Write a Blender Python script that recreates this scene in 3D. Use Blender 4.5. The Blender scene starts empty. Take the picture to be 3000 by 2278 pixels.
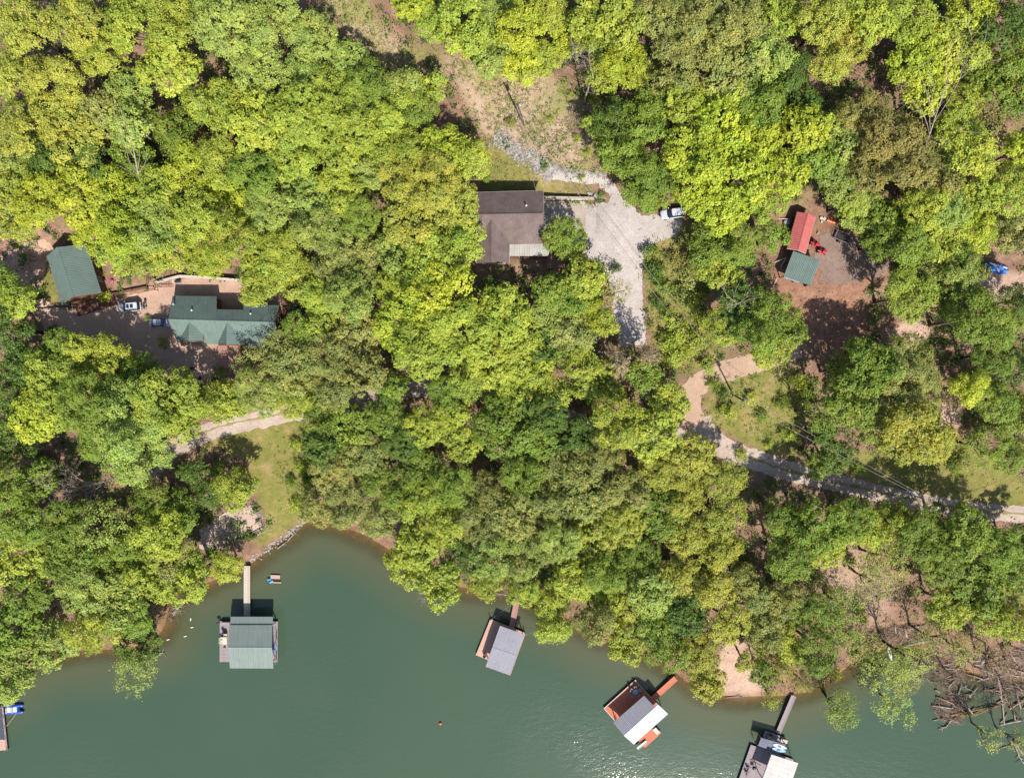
import bpy, math, random
import numpy as np
from mathutils import Vector, Matrix
from mathutils.geometry import delaunay_2d_cdt

# ------------------------------------------------------------------ camera, sky, sun, exposure
rad = math.radians
CAM_H = 142.0                       # metres above the lake
K = 0.76 / 1500.0                   # tan(half field of view) per photo pixel
SUN_EL, SUN_X, SUN_Y = 46.0, 0.32, -0.95

scene = bpy.context.scene
col = scene.collection
cam_data = bpy.data.cameras.new('camera')
cam_data.sensor_fit = 'HORIZONTAL'
cam_data.angle = 2 * math.atan(0.76)
cam_data.clip_start = 1.0
cam_data.clip_end = 2000.0
cam = bpy.data.objects.new('camera', cam_data)
col.objects.link(cam)
cam.location = (0, 0, CAM_H)
scene.camera = cam

world = bpy.data.worlds.new('World')
scene.world = world
world.use_nodes = True
wn = world.node_tree.nodes
wl = world.node_tree.links
sky = wn.new('ShaderNodeTexSky')
sky.sky_type = 'NISHITA'
sky.sun_disc = False
sky.sun_elevation = rad(SUN_EL)
sky.sun_rotation = math.atan2(SUN_X, SUN_Y)
wl.new(sky.outputs[0], wn['Background'].inputs[0])
wn['Background'].inputs[1].default_value = 0.095

sun_data = bpy.data.lights.new('sun', 'SUN')
sun_data.energy = 4.4
sun_data.angle = rad(0.53)
sun_data.color = (1.0, 0.94, 0.86)
sun = bpy.data.objects.new('sun', sun_data)
col.objects.link(sun)
sv = Vector((SUN_X, SUN_Y, 0)).normalized() * math.cos(rad(SUN_EL)) + Vector((0, 0, math.sin(rad(SUN_EL))))
sun.rotation_euler = sv.to_track_quat('Z', 'Y').to_euler()
sun.location = (60, -120, 150)

scene.view_settings.view_transform = 'Standard'
scene.view_settings.look = 'None'
scene.view_settings.gamma = 1.0
scene.view_settings.use_curve_mapping = False
scene.view_settings.exposure = 1.2
scene.cycles.max_bounces = 6
scene.cycles.diffuse_bounces = 3
scene.cycles.transparent_max_bounces = 8
scene.cycles.sample_clamp_indirect = 6.0

random.seed(7)
NP = np.random.default_rng(11)

# ------------------------------------------------------------------ basics
def lin(c):
    c = c / 255.0
    return c / 12.92 if c <= 0.04045 else ((c + 0.055) / 1.055) ** 2.4

EXPO = 2.0
def A(r, g, b, k=1.0):
    """albedo of a surface that shows this sRGB colour in full sun"""
    return (lin(r) / EXPO * k, lin(g) / EXPO * k, lin(b) / EXPO * k, 1.0)

def P(px, py, z=0.0):
    s = (CAM_H - z) * K
    return Vector(((px - 1500.0) * s, (1139.0 - py) * s, z))

def tag(o, label=None, category=None, group=None, kind=None):
    if label: o['label'] = label
    if category: o['category'] = category
    if group: o['group'] = group
    if kind: o['kind'] = kind
    return o

def empty(name, loc, label=None, category=None, group=None, rz=0.0):
    o = bpy.data.objects.new(name, None)
    o.empty_display_size = 0.3
    o.location = loc
    o.rotation_euler = (0, 0, rz)
    col.objects.link(o)
    return tag(o, label, category, group)

def link_mesh(name, me, mat, parent=None, loc=None):
    o = bpy.data.objects.new(name, me)
    if mat is not None and not me.materials:
        me.materials.append(mat)
    col.objects.link(o)
    if parent is not None:
        o.parent = parent
    if loc is not None:
        o.location = loc
    return o

class MB:
    """collects faces, in the thing's own coordinates"""
    def __init__(s):
        s.v = []; s.f = []
    def add(s, vs, fs):
        n = len(s.v)
        s.v.extend([tuple(v) for v in vs])
        s.f.extend([tuple(i + n for i in f) for f in fs])
        return s
    def box(s, c, d, rz=0.0, m=None):
        x, y, z = d[0] / 2, d[1] / 2, d[2] / 2
        vs = [Vector(p) for p in ((-x, -y, -z), (x, -y, -z), (x, y, -z), (-x, y, -z), (-x, -y, z), (x, -y, z), (x, y, z), (-x, y, z))]
        if m is None: m = Matrix.Rotation(rz, 3, 'Z')
        vs = [m @ p + Vector(c) for p in vs]
        return s.add(vs, [(3, 2, 1, 0), (4, 5, 6, 7), (0, 1, 5, 4), (1, 2, 6, 5), (2, 3, 7, 6), (3, 0, 4, 7)])
    def bar(s, a, b, w, h=None):
        """square bar from a to b"""
        h = h or w
        a = Vector(a); b = Vector(b); d = b - a; L = d.length
        if L < 1e-6: return s
        x = d.normalized()
        up = Vector((0, 0, 1)) if abs(x.z) < 0.95 else Vector((0, 1, 0))
        y = up.cross(x).normalized(); z = x.cross(y)
        m = Matrix((x, y, z)).transposed()
        return s.box((a + b) / 2, (L, w, h), m=m)
    def tube(s, pts, rs, n=6, cap=True):
        pts = [Vector(p) for p in pts]
        if not hasattr(rs, '__len__'): rs = [rs] * len(pts)
        base = len(s.v)
        for i, p in enumerate(pts):
            d = (pts[min(i + 1, len(pts) - 1)] - pts[max(i - 1, 0)])
            d = d.normalized() if d.length > 1e-6 else Vector((0, 0, 1))
            up = Vector((0, 0, 1)) if abs(d.z) < 0.9 else Vector((1, 0, 0))
            x = up.cross(d).normalized(); y = d.cross(x)
            for k in range(n):
                a = 2 * math.pi * k / n
                s.v.append(tuple(p + (x * math.cos(a) + y * math.sin(a)) * rs[i]))
        for i in range(len(pts) - 1):
            for k in range(n):
                a = base + i * n + k; b = base + i * n + (k + 1) % n
                s.f.append((a, b, b + n, a + n))
        if cap:
            s.f.append(tuple(base + k for k in range(n - 1, -1, -1)))
            e = base + (len(pts) - 1) * n
            s.f.append(tuple(e + k for k in range(n)))
        return s
    def prism(s, poly, z0, z1):
        n = len(poly)
        vs = [(p[0], p[1], z0) for p in poly] + [(p[0], p[1], z1) for p in poly]
        fs = [tuple(range(n - 1, -1, -1)), tuple(range(n, 2 * n))]
        fs += [(i, (i + 1) % n, n + (i + 1) % n, n + i) for i in range(n)]
        return s.add(vs, fs)
    def slab(s, quad, t):
        """a plate with this top face, t thick"""
        q = [Vector(p) for p in quad]
        nrm = (q[1] - q[0]).cross(q[-1] - q[0]).normalized()
        if nrm.z < 0: nrm = -nrm
        n = len(q)
        vs = q + [p - nrm * t for p in q]
        fs = [tuple(range(n)), tuple(range(2 * n - 1, n - 1, -1))]
        fs += [(i, n + i, n + (i + 1) % n, (i + 1) % n) for i in range(n)]
        return s.add(vs, fs)
    def mesh(s, name, smooth=False):
        me = bpy.data.meshes.new(name)
        me.from_pydata(s.v, [], s.f)
        me.validate()
        if smooth:
            me.polygons.foreach_set('use_smooth', [True] * len(me.polygons))
        me.update()
        return me
    def build(s, name, mat, parent=None, loc=None, smooth=False):
        return link_mesh(name, s.mesh(name, smooth), mat, parent, loc)

def bevel(o, w=0.02, seg=2):
    m = o.modifiers.new('bevel', 'BEVEL'); m.width = w; m.segments = seg; m.limit_method = 'ANGLE'
    return o

# ------------------------------------------------------------------ materials
def new_mat(name):
    m = bpy.data.materials.new(name); m.use_nodes = True
    nt = m.node_tree
    return m, nt, nt.nodes['Principled BSDF']

def ramp2(nt, fac, c1, c2, p1=0.35, p2=0.65):
    r = nt.nodes.new('ShaderNodeValToRGB')
    r.color_ramp.elements[0].position = p1; r.color_ramp.elements[0].color = c1
    r.color_ramp.elements[1].position = p2; r.color_ramp.elements[1].color = c2
    nt.links.new(fac, r.inputs[0])
    return r.outputs[0]

def noise(nt, scale, detail=4, rough=0.55, coord='Object', vec=None):
    n = nt.nodes.new('ShaderNodeTexNoise')
    n.inputs['Scale'].default_value = scale; n.inputs['Detail'].default_value = detail; n.inputs['Roughness'].default_value = rough
    if vec is None:
        t = nt.nodes.new('ShaderNodeTexCoord'); vec = t.outputs[coord]
    nt.links.new(vec, n.inputs['Vector'])
    return n.outputs['Fac']

def mixc(nt, fac, a, b, mode='MIX'):
    m = nt.nodes.new('ShaderNodeMix'); m.data_type = 'RGBA'; m.blend_type = mode
    for i, v in ((0, fac), (6, a), (7, b)):
        if isinstance(v, (int, float, tuple)): m.inputs[i].default_value = v
        else: nt.links.new(v, m.inputs[i])
    return m.outputs[2]

def math_n(nt, op, a, b=None, clamp=False):
    m = nt.nodes.new('ShaderNodeMath'); m.operation = op; m.use_clamp = clamp
    for i, v in enumerate((a, b)):
        if v is None: continue
        if isinstance(v, (int, float)): m.inputs[i].default_value = v
        else: nt.links.new(v, m.inputs[i])
    return m.outputs[0]

def attr(nt, name, out='Color'):
    a = nt.nodes.new('ShaderNodeAttribute'); a.attribute_name = name
    return a.outputs[out]

def bump(nt, bsdf, h, strength=0.5, dist=0.05):
    b = nt.nodes.new('ShaderNodeBump'); b.inputs['Strength'].default_value = strength; b.inputs['Distance'].default_value = dist
    nt.links.new(h, b.inputs['Height']); nt.links.new(b.outputs[0], bsdf.inputs['Normal'])

def M(name, c1, c2=None, scale=1.5, rough=0.7, spec=0.3, metallic=0.0, fine=14.0, fine_amt=0.25, bmp=0.0, p1=0.3, p2=0.7):
    """two-tone weathered surface: broad blotches plus fine grain"""
    m, nt, b = new_mat(name)
    c2 = c2 or tuple(x * 0.8 for x in c1[:3]) + (1.0,)
    base = ramp2(nt, noise(nt, scale), c1, c2, p1, p2)
    g = noise(nt, fine, 3, 0.7)
    gr = ramp2(nt, g, (1 - fine_amt,) * 3 + (1,), (1 + fine_amt,) * 3 + (1,), 0.25, 0.75)
    out = mixc(nt, 1.0, base, gr, 'MULTIPLY')
    nt.links.new(out, b.inputs['Base Color'])
    b.inputs['Roughness'].default_value = rough
    b.inputs['Specular IOR Level'].default_value = spec
    b.inputs['Metallic'].default_value = metallic
    if bmp: bump(nt, b, g, bmp, 0.03)
    return m

def paint(name, c, rough=0.3, spec=0.5, metallic=0.0):
    m, nt, b = new_mat(name)
    n = noise(nt, 3.0, 3)
    nt.links.new(ramp2(nt, n, c, tuple(x * 0.9 for x in c[:3]) + (1,)), b.inputs['Base Color'])
    b.inputs['Roughness'].default_value = rough; b.inputs['Specular IOR Level'].default_value = spec; b.inputs['Metallic'].default_value = metallic
    return m

def leaf_material(name, trans=0.35):
    m, nt, b = new_mat(name)
    oi = nt.nodes.new('ShaderNodeObjectInfo')
    v = attr(nt, 'v', 'Fac')
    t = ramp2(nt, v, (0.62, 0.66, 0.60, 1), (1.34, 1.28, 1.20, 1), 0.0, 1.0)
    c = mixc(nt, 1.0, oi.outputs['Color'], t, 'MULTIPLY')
    geo = nt.nodes.new('ShaderNodeNewGeometry')
    big = noise(nt, 0.35, 2, 0.5, vec=geo.outputs['Position'])
    c = mixc(nt, 1.0, c, ramp2(nt, big, (0.80, 0.88, 0.98, 1), (1.14, 1.07, 1.0, 1), 0.3, 0.7), 'MULTIPLY')
    nt.links.new(c, b.inputs['Base Color'])
    b.inputs['Roughness'].default_value = 0.55; b.inputs['Specular IOR Level'].default_value = 0.25
    tr = nt.nodes.new('ShaderNodeBsdfTranslucent')
    ct = mixc(nt, 1.0, c, (1.2, 1.08, 0.55, 1), 'MULTIPLY')
    nt.links.new(ct, tr.inputs['Color'])
    mx = nt.nodes.new('ShaderNodeMixShader'); mx.inputs[0].default_value = trans
    nt.links.new(b.outputs[0], mx.inputs[1]); nt.links.new(tr.outputs[0], mx.inputs[2])
    nt.links.new(mx.outputs[0], nt.nodes['Material Output'].inputs['Surface'])
    return m

LEAF = leaf_material('leaf')

def colour_leaf_material(name):
    """leaf stuff with its colour held per face"""
    m, nt, b = new_mat(name)
    c = attr(nt, 'c', 'Color')
    nt.links.new(c, b.inputs['Base Color'])
    b.inputs['Roughness'].default_value = 0.65; b.inputs['Specular IOR Level'].default_value = 0.2
    tr = nt.nodes.new('ShaderNodeBsdfTranslucent'); nt.links.new(c, tr.inputs['Color'])
    mx = nt.nodes.new('ShaderNodeMixShader'); mx.inputs[0].default_value = 0.25
    nt.links.new(b.outputs[0], mx.inputs[1]); nt.links.new(tr.outputs[0], mx.inputs[2])
    nt.links.new(mx.outputs[0], nt.nodes['Material Output'].inputs['Surface'])
    return m
STUFFLEAF = colour_leaf_material('ground_leaf')

BARK = M('bark', A(150, 135, 120), A(95, 82, 70), 2.0, 0.9, 0.1, fine=9, fine_amt=0.4)
BARK_DARK = M('bark_dark', A(95, 85, 75), A(62, 54, 46), 2.0, 0.9, 0.1, fine=9, fine_amt=0.4)
DEADWOOD = M('dead_wood', A(196, 184, 172), A(150, 134, 120), 1.2, 0.85, 0.15, fine=8, fine_amt=0.3)
DRIFT = M('drift_wood', A(190, 165, 145), A(140, 115, 98), 0.9, 0.85, 0.15, fine=6, fine_amt=0.3)
GREEN_METAL = M('green_metal_roof', A(120, 140, 132), A(108, 127, 120), 0.5, 0.62, 0.3, fine=3, fine_amt=0.07)
DOCK_GREEN = M('faded_green_metal_roof', A(140, 154, 148), A(130, 144, 138), 0.5, 0.62, 0.3, fine=3, fine_amt=0.06)
RED_METAL = M('red_metal_roof', A(208, 118, 114), A(196, 104, 101), 0.6, 0.62, 0.3, fine=3, fine_amt=0.08)
GREY_METAL = M('grey_metal_roof', A(166, 166, 177), A(156, 156, 167), 0.5, 0.62, 0.3, fine=3, fine_amt=0.05)
PALE_METAL = M('pale_metal_roof', A(220, 226, 230), A(208, 214, 219), 0.5, 0.62, 0.3, fine=3, fine_amt=0.04)
OFFWHITE_METAL = M('worn_white_metal_roof', A(220, 217, 210), A(200, 195, 186), 0.8, 0.65, 0.3, fine=2.5, fine_amt=0.06)
PORCH_METAL = M('porch_metal', A(178, 174, 163), A(152, 148, 139), 0.6, 0.5, 0.4, fine=3, fine_amt=0.08)
TRIM = M('cream_trim', A(225, 215, 200), A(205, 195, 180), 1.0, 0.6)
GREY_WOOD = M('weathered_deck', A(186, 172, 174), A(150, 136, 138), 0.7, 0.85, 0.2, fine=7, fine_amt=0.22)
TAN_WOOD = M('tan_deck', A(228, 186, 164), A(214, 170, 150), 0.5, 0.8, 0.2, fine=7, fine_amt=0.10)
RED_WOOD = M('red_stained_deck', A(226, 138, 104), A(206, 118, 90), 0.5, 0.75, 0.25, fine=7, fine_amt=0.14)
PALE_WOOD = M('pale_gangway', A(224, 214, 198), A(200, 186, 168), 0.6, 0.85, 0.2, fine=7, fine_amt=0.18)
MAUVE_WOOD = M('brown_stained_deck', A(196, 152, 138), A(178, 134, 122), 0.5, 0.8, 0.2, fine=7, fine_amt=0.14)
BROWN_WOOD = M('brown_wood', A(140, 100, 82), A(112, 78, 62), 1.0, 0.85, 0.2, fine=8, fine_amt=0.25)
LOG_WALL = M('log_wall', A(176, 120, 88), A(140, 92, 66), 1.0, 0.8, 0.2, fine=6, fine_amt=0.25)
SIDING = M('cream_siding', A(214, 204, 188), A(196, 186, 170), 0.8, 0.8, 0.2, fine=6, fine_amt=0.08)
CONCRETE = M('concrete', A(206, 192, 178), A(178, 164, 150), 0.35, 0.9, 0.15, fine=5, fine_amt=0.10)
WALL_WHITE = M('pale_block_wall', A(236, 226, 212), A(216, 204, 190), 0.8, 0.85, 0.2, fine=5, fine_amt=0.08)
BLACK = M('black_metal', A(52, 50, 54), A(38, 36, 40), 2.0, 0.5, 0.4, fine=6, fine_amt=0.2)
DARK = M('dark_frame', A(70, 62, 60), A(50, 44, 42), 1.0, 0.8, 0.2)
WHITE = M('white_plastic', A(246, 242, 236), A(232, 226, 218), 2.0, 0.45, 0.4, fine=6, fine_amt=0.05)
CREAM = M('cream_plastic', A(240, 226, 204), A(226, 210, 186), 2.0, 0.5, 0.4, fine=6, fine_amt=0.06)
STEEL = M('galvanised_steel', A(200, 202, 206), A(160, 162, 168), 2.0, 0.4, 0.5, 0.3, fine=6, fine_amt=0.12)
RUST = M('rusty_steel', A(196, 150, 96), A(160, 112, 70), 1.0, 0.85, 0.2, fine=6, fine_amt=0.25)
BLUE = M('blue_plastic', A(40, 110, 220), A(30, 88, 196), 1.5, 0.4, 0.5, fine=6, fine_amt=0.08)
SKY_BLUE = M('light_blue_plastic', A(80, 170, 232), A(60, 150, 220), 1.5, 0.4, 0.5, fine=6, fine_amt=0.08)
PALE_BLUE = M('pale_blue_board', A(190, 210, 236), A(172, 194, 224), 1.5, 0.4, 0.5, fine=6, fine_amt=0.06)
TARP_BLUE = M('blue_tarp', A(70, 150, 236), A(30, 100, 214), 0.8, 0.5, 0.4, fine=4, fine_amt=0.2)
TEAL_TARP = M('teal_cover', A(54, 100, 118), A(40, 80, 98), 0.8, 0.5, 0.4, fine=4, fine_amt=0.15)
RED_PAINT = paint('red_machine_paint', A(216, 48, 52), 0.35)
ORANGE = paint('orange_paint', A(240, 110, 60), 0.4)
CAR_WHITE = paint('white_car_paint', A(226, 230, 240), 0.2, 0.6)
CAR_SILVER = paint('silver_car_paint', A(196, 200, 214), 0.22, 0.6, 0.2)
GLASS = paint('car_glass', (0.012, 0.016, 0.024, 1), 0.08, 0.6)
WINDSHIELD = paint('blue_tint_glass', (0.02, 0.035, 0.08, 1), 0.08, 0.6)
PANE = paint('window_pane', (0.03, 0.04, 0.05, 1), 0.08, 0.6)
TYRE = M('tyre', A(48, 46, 46), A(36, 34, 34), 3.0, 0.9, 0.1)
LAMP_RED = paint('tail_lamp', A(170, 30, 30), 0.25)
LAMP_CLEAR = paint('head_lamp', A(220, 224, 230), 0.15)
BUOY = paint('buoy_red', A(240, 96, 70), 0.5)
ROPE = M('rope', A(210, 200, 180), A(190, 180, 160), 2.0, 0.9)
WIRE = M('wire', A(176, 172, 166), A(140, 138, 134), 1.0, 0.6, 0.3)
POLE = M('pole_wood', A(120, 96, 80), A(86, 66, 54), 1.0, 0.9, 0.1, fine=5, fine_amt=0.3)
ROCK = M('pale_rock', A(204, 198, 194), A(136, 128, 124), 1.6, 0.9, 0.2, fine=6, fine_amt=0.25)
PINK = paint('pink_plastic', A(236, 70, 150), 0.4)

def shingle_material():
    m, nt, b = new_mat('brown_shingles')
    geo = nt.nodes.new('ShaderNodeNewGeometry')
    blot = noise(nt, 0.45, 4, 0.6, vec=geo.outputs['Position'])
    fine = noise(nt, 3.5, 3, 0.75, vec=geo.outputs['Position'])
    c = ramp2(nt, blot, A(138, 122, 117), A(112, 99, 96), 0.3, 0.7)
    c = mixc(nt, 1.0, c, ramp2(nt, fine, (0.8, 0.8, 0.8, 1), (1.2, 1.18, 1.18, 1), 0.25, 0.75), 'MULTIPLY')
    nt.links.new(c, b.inputs['Base Color'])
    b.inputs['Roughness'].default_value = 0.95; b.inputs['Specular IOR Level'].default_value = 0.1
    bump(nt, b, fine, 0.5, 0.03)
    return m
SHINGLE = shingle_material()

# ------------------------------------------------------------------ terrain heights
SHORE_PX = [(-1400, 2250), (-500, 2120), (-150, 2075), (0, 2010), (120, 1925), (250, 1900), (380, 1895), (470, 1850), (490, 1790), (505, 1740), (560, 1725),
            (640, 1690), (720, 1655), (760, 1625), (800, 1590), (850, 1560), (885, 1530), (960, 1528), (1060, 1560), (1150, 1612), (1230, 1665),
            (1340, 1712), (1430, 1728), (1500, 1728), (1560, 1760), (1650, 1810), (1760, 1862), (1860, 1890), (1950, 1945), (2040, 2010),
            (2130, 2035), (2230, 2035), (2330, 2030), (2400, 2005), (2470, 1960), (2540, 1905), (2620, 1880), (2720, 1905), (2830, 1960), (2930, 1985), (3020, 1990), (3300, 2040), (4400, 2250)]
GX0, GX1, GY0, GY1, GS = -260.0, 260.0, -240.0, 240.0, 1.0
gx = np.arange(GX0, GX1 + 0.5, GS); gy = np.arange(GY0, GY1 + 0.5, GS)
XX, YY = np.meshgrid(gx, gy)

def in_poly(poly, x, y):
    ins = np.zeros(x.shape, bool)
    n = len(poly)
    for i in range(n):
        x0, y0 = poly[i][0], poly[i][1]; x1, y1 = poly[(i + 1) % n][0], poly[(i + 1) % n][1]
        if y0 == y1: continue
        c = (y0 > y) != (y1 > y)
        ins ^= c & (x < (x1 - x0) * (y - y0) / (y1 - y0) + x0)
    return ins

def smooth_poly(pts, n=3):
    """Catmull-Rom through an open line"""
    out = []
    for i in range(len(pts) - 1):
        p0 = pts[max(i - 1, 0)]; p1 = pts[i]; p2 = pts[i + 1]; p3 = pts[min(i + 2, len(pts) - 1)]
        for k in range(n):
            t = k / n
            out.append(tuple(0.5 * ((2 * p1[j]) + (-p0[j] + p2[j]) * t + (2 * p0[j] - 5 * p1[j] + 4 * p2[j] - p3[j]) * t * t + (-p0[j] + 3 * p1[j] - 3 * p2[j] + p3[j]) * t ** 3) for j in range(2)))
    out.append(tuple(pts[-1][:2]))
    return out

shore = smooth_poly([tuple(P(x, y, 0)[:2]) for x, y in SHORE_PX], 3)
WATER_POLY = shore + [(300, -400), (-300, -400)]

def seg_dist(line, x, y):
    best = np.full(x.shape, 1e9)
    for (x0, y0), (x1, y1) in zip(line[:-1], line[1:]):
        dx, dy = x1 - x0, y1 - y0
        L = dx * dx + dy * dy + 1e-9
        t = np.clip(((x - x0) * dx + (y - y0) * dy) / L, 0, 1)
        best = np.minimum(best, (x - x0 - t * dx) ** 2 + (y - y0 - t * dy) ** 2)
    return np.sqrt(best)

def blur(a, r):
    for _ in range(2):
        for ax in (0, 1):
            k = 2 * r + 1
            pad = np.pad(a, [(r + 1, r) if i == ax else (0, 0) for i in (0, 1)], mode='edge')
            c = np.cumsum(pad, axis=ax)
            if ax == 0: a = (c[k:] - c[:-k]) / k
            else: a = (c[:, k:] - c[:, :-k]) / k
    return a

DIST = seg_dist(shore, XX, YY)
DIST[in_poly(WATER_POLY, XX, YY)] *= -1

def lownoise(x, y, s):
    return (np.sin(x / s * 1.3 + 1.7) * np.cos(y / s * 1.1 - 0.4) + 0.6 * np.sin(x / s * 2.7 - y / s * 2.1) + 0.4 * np.sin(y / s * 4.3 + x / s * 1.9 + 2)) / 2.0

d = DIST
land = 0.16 * np.clip(d, 0, 55) + 0.20 * np.clip(d - 55, 0, None)
land = blur(land, 5) + 0.7 * lownoise(XX, YY, 14.0) * np.clip(d / 25, 0, 1)
HGT = np.where(d > 0, np.minimum(land, 0.45 * d + 0.02 * d) * np.clip(d / 6, 0.25, 1) + 0.45 * (1 - np.exp(-np.clip(d, 0, None) / 0.8)), np.maximum(0.22 * d, -6.0))

def sample(grid, x, y):
    x = np.asarray(x, float); y = np.asarray(y, float)
    fx = np.clip((x - GX0) / GS, 0, len(gx) - 1.001); fy = np.clip((y - GY0) / GS, 0, len(gy) - 1.001)
    i = fx.astype(int); j = fy.astype(int); u = fx - i; v = fy - j
    return grid[j, i] * (1 - u) * (1 - v) + grid[j, i + 1] * u * (1 - v) + grid[j + 1, i] * (1 - u) * v + grid[j + 1, i + 1] * u * v

def hz(x, y):
    return float(sample(HGT, x, y))

def G(px, py, dz=0.0):
    """the point of the ground seen at this photo pixel"""
    z = 5.0
    for _ in range(12):
        p = P(px, py, z)
        z = 0.5 * z + 0.5 * hz(p.x, p.y)
    p = P(px, py, z)
    return Vector((p.x, p.y, hz(p.x, p.y) + dz))

def pad(poly_px, dz=0.0, soft=2, z=None):
    """level a building plot"""
    global HGT
    c = (sum(p[0] for p in poly_px) / len(poly_px), sum(p[1] for p in poly_px) / len(poly_px))
    z = G(*c).z + dz if z is None else z
    m = in_poly([tuple(P(x, y, z)[:2]) for x, y in poly_px], XX, YY).astype(float)
    m = np.clip(blur(np.clip(blur(m, 1) * 4, 0, 1), soft) * 1.25, 0, 1)
    m = np.where(blur(in_poly([tuple(P(x, y, z)[:2]) for x, y in poly_px], XX, YY).astype(float), 1) > 0.3, 1, m)
    HGT = HGT * (1 - m) + z * m
    return z

Z_HOUSE = pad([(1385, 572), (1600, 572), (1740, 592), (1740, 700), (1600, 760), (1385, 790)])
Z_LEFT = pad([(120, 905), (290, 900), (440, 860), (520, 818), (700, 825), (840, 880), (850, 1030), (700, 1100), (500, 1110), (150, 1000)])
Z_BARN = pad([(120, 740), (270, 710), (310, 860), (175, 900)], z=Z_LEFT + 1.2)
Z_SHED = pad([(2280, 720), (2330, 610), (2430, 630), (2560, 720), (2600, 800), (2430, 850), (2290, 830)])
Z_TARP = pad([(2850, 760), (2990, 760), (3010, 880), (2850, 880)])

# ------------------------------------------------------------------ ground cover masks (world grid)
def wpoly(poly_px):
    return [tuple(G(x, y)[:2]) for x, y in poly_px]

def mask(polys, soft=1):
    m = np.zeros(XX.shape)
    for p in polys:
        m = np.maximum(m, in_poly(wpoly(p), XX, YY).astype(float))
    return blur(m, soft) if soft else m

N_CLEARING = [(860, -60), (1060, -60), (1090, 60), (1180, 130), (1290, 150), (1400, 190), (1500, 215), (1640, 225), (1690, 300), (1710, 390), (1780, 500), (1640, 500), (1500, 420), (1430, 410), (1380, 340), (1350, 250), (1290, 190), (1180, 190), (1080, 200), (1000, 60)]
YARD = [(1430, 400), (1560, 470), (1620, 520), (1770, 545), (1785, 585), (1590, 585), (1385, 560), (1400, 480)]
FIELD = [(2060, 1180), (2150, 1100), (2250, 1060), (2340, 1070), (2370, 1180), (2350, 1290), (2330, 1340), (2250, 1330), (2150, 1280), (2080, 1240)]
LAWN_E = [(2430, 1300), (2560, 1330), (2760, 1250), (2900, 1330), (3000, 1400), (3060, 1490), (2850, 1470), (2600, 1420), (2420, 1370)]
LAWN_W = [(560, 1290), (700, 1255), (870, 1210), (930, 1230), (900, 1300), (880, 1420), (890, 1530), (830, 1570), (750, 1610), (730, 1590), (790, 1530), (760, 1460), (720, 1330), (600, 1320)]
WEEDS_W = [(800, 1300), (870, 1230), (930, 1240), (900, 1420), (900, 1520), (860, 1540), (840, 1480)]
SLOPE_E = [(1890, 690), (2010, 650), (2080, 720), (2060, 860), (2050, 960), (2130, 1010), (2060, 1080), (1990, 1080), (1910, 1000), (1895, 830)]
BARN_LAWN = [(120, 740), (150, 740), (180, 900), (150, 910), (115, 830)]
LITTER_SE = [(2380, 1580), (2480, 1540), (2640, 1640), (2660, 1800), (2560, 1880), (2480, 1850), (2380, 1760)]
BEACH = [(2120, 1885), (2200, 1870), (2225, 1960), (2240, 2045), (2130, 2045), (2095, 1960)]
RED_DIRT = [(2160, 830), (2300, 850), (2420, 830), (2520, 860), (2540, 1000), (2440, 1040), (2340, 1000), (2290, 900), (2190, 880)]
BANK = [(1680, 470), (1640, 440), (1740, 480), (1790, 510), (1700, 500)]
PATHS_E = [(2600, 980), (2660, 930), (2740, 960), (2680, 1030), (2620, 1040)]
PATHS_E2 = [(2700, 1170), (2790, 1190), (2840, 1240), (2760, 1250), (2690, 1220)]
FLAT_DIRT = [(2240, 640), (2330, 600), (2450, 610), (2560, 700), (2620, 760), (2600, 840), (2420, 860), (2250, 850)]
DRIFT_MUD = [(2540, 1800), (2700, 1830), (2860, 1880), (3060, 1900), (3060, 2010), (2800, 1980), (2620, 1930), (2540, 1900)]
N_DITCH_RED = [(1410, 390), (1470, 395), (1560, 470), (1640, 490), (1560, 500), (1480, 470)]
SHADE_LITTER = [(880, -40), (1040, -40), (1120, 120), (1160, 240), (1100, 260), (1030, 130)]
TARP_YARD = [(2850, 790), (3060, 790), (3060, 890), (2840, 890)]

m_grass = np.clip(mask([FIELD, LAWN_E, LAWN_W, WEEDS_W, SLOPE_E, BARN_LAWN]) + mask([YARD], 2), 0, 1)
m_straw = np.clip(mask([N_CLEARING], 2) + 0.35 * mask([FIELD, YARD, LAWN_W], 2) + 0.4 * mask([SLOPE_E], 3), 0, 1)
m_dirt = np.clip(mask([RED_DIRT], 3) + 0.9 * mask([BANK, N_DITCH_RED], 1) + 0.6 * mask([FLAT_DIRT], 2), 0, 1)
m_pale = np.clip(mask([BEACH, PATHS_E, PATHS_E2], 1) + 0.5 * mask([LITTER_SE], 3) + 0.8 * mask([TARP_YARD], 1), 0, 1)
m_wet = np.clip(1.0 - (DIST + 0.5) / 2.2, 0, 1)

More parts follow.
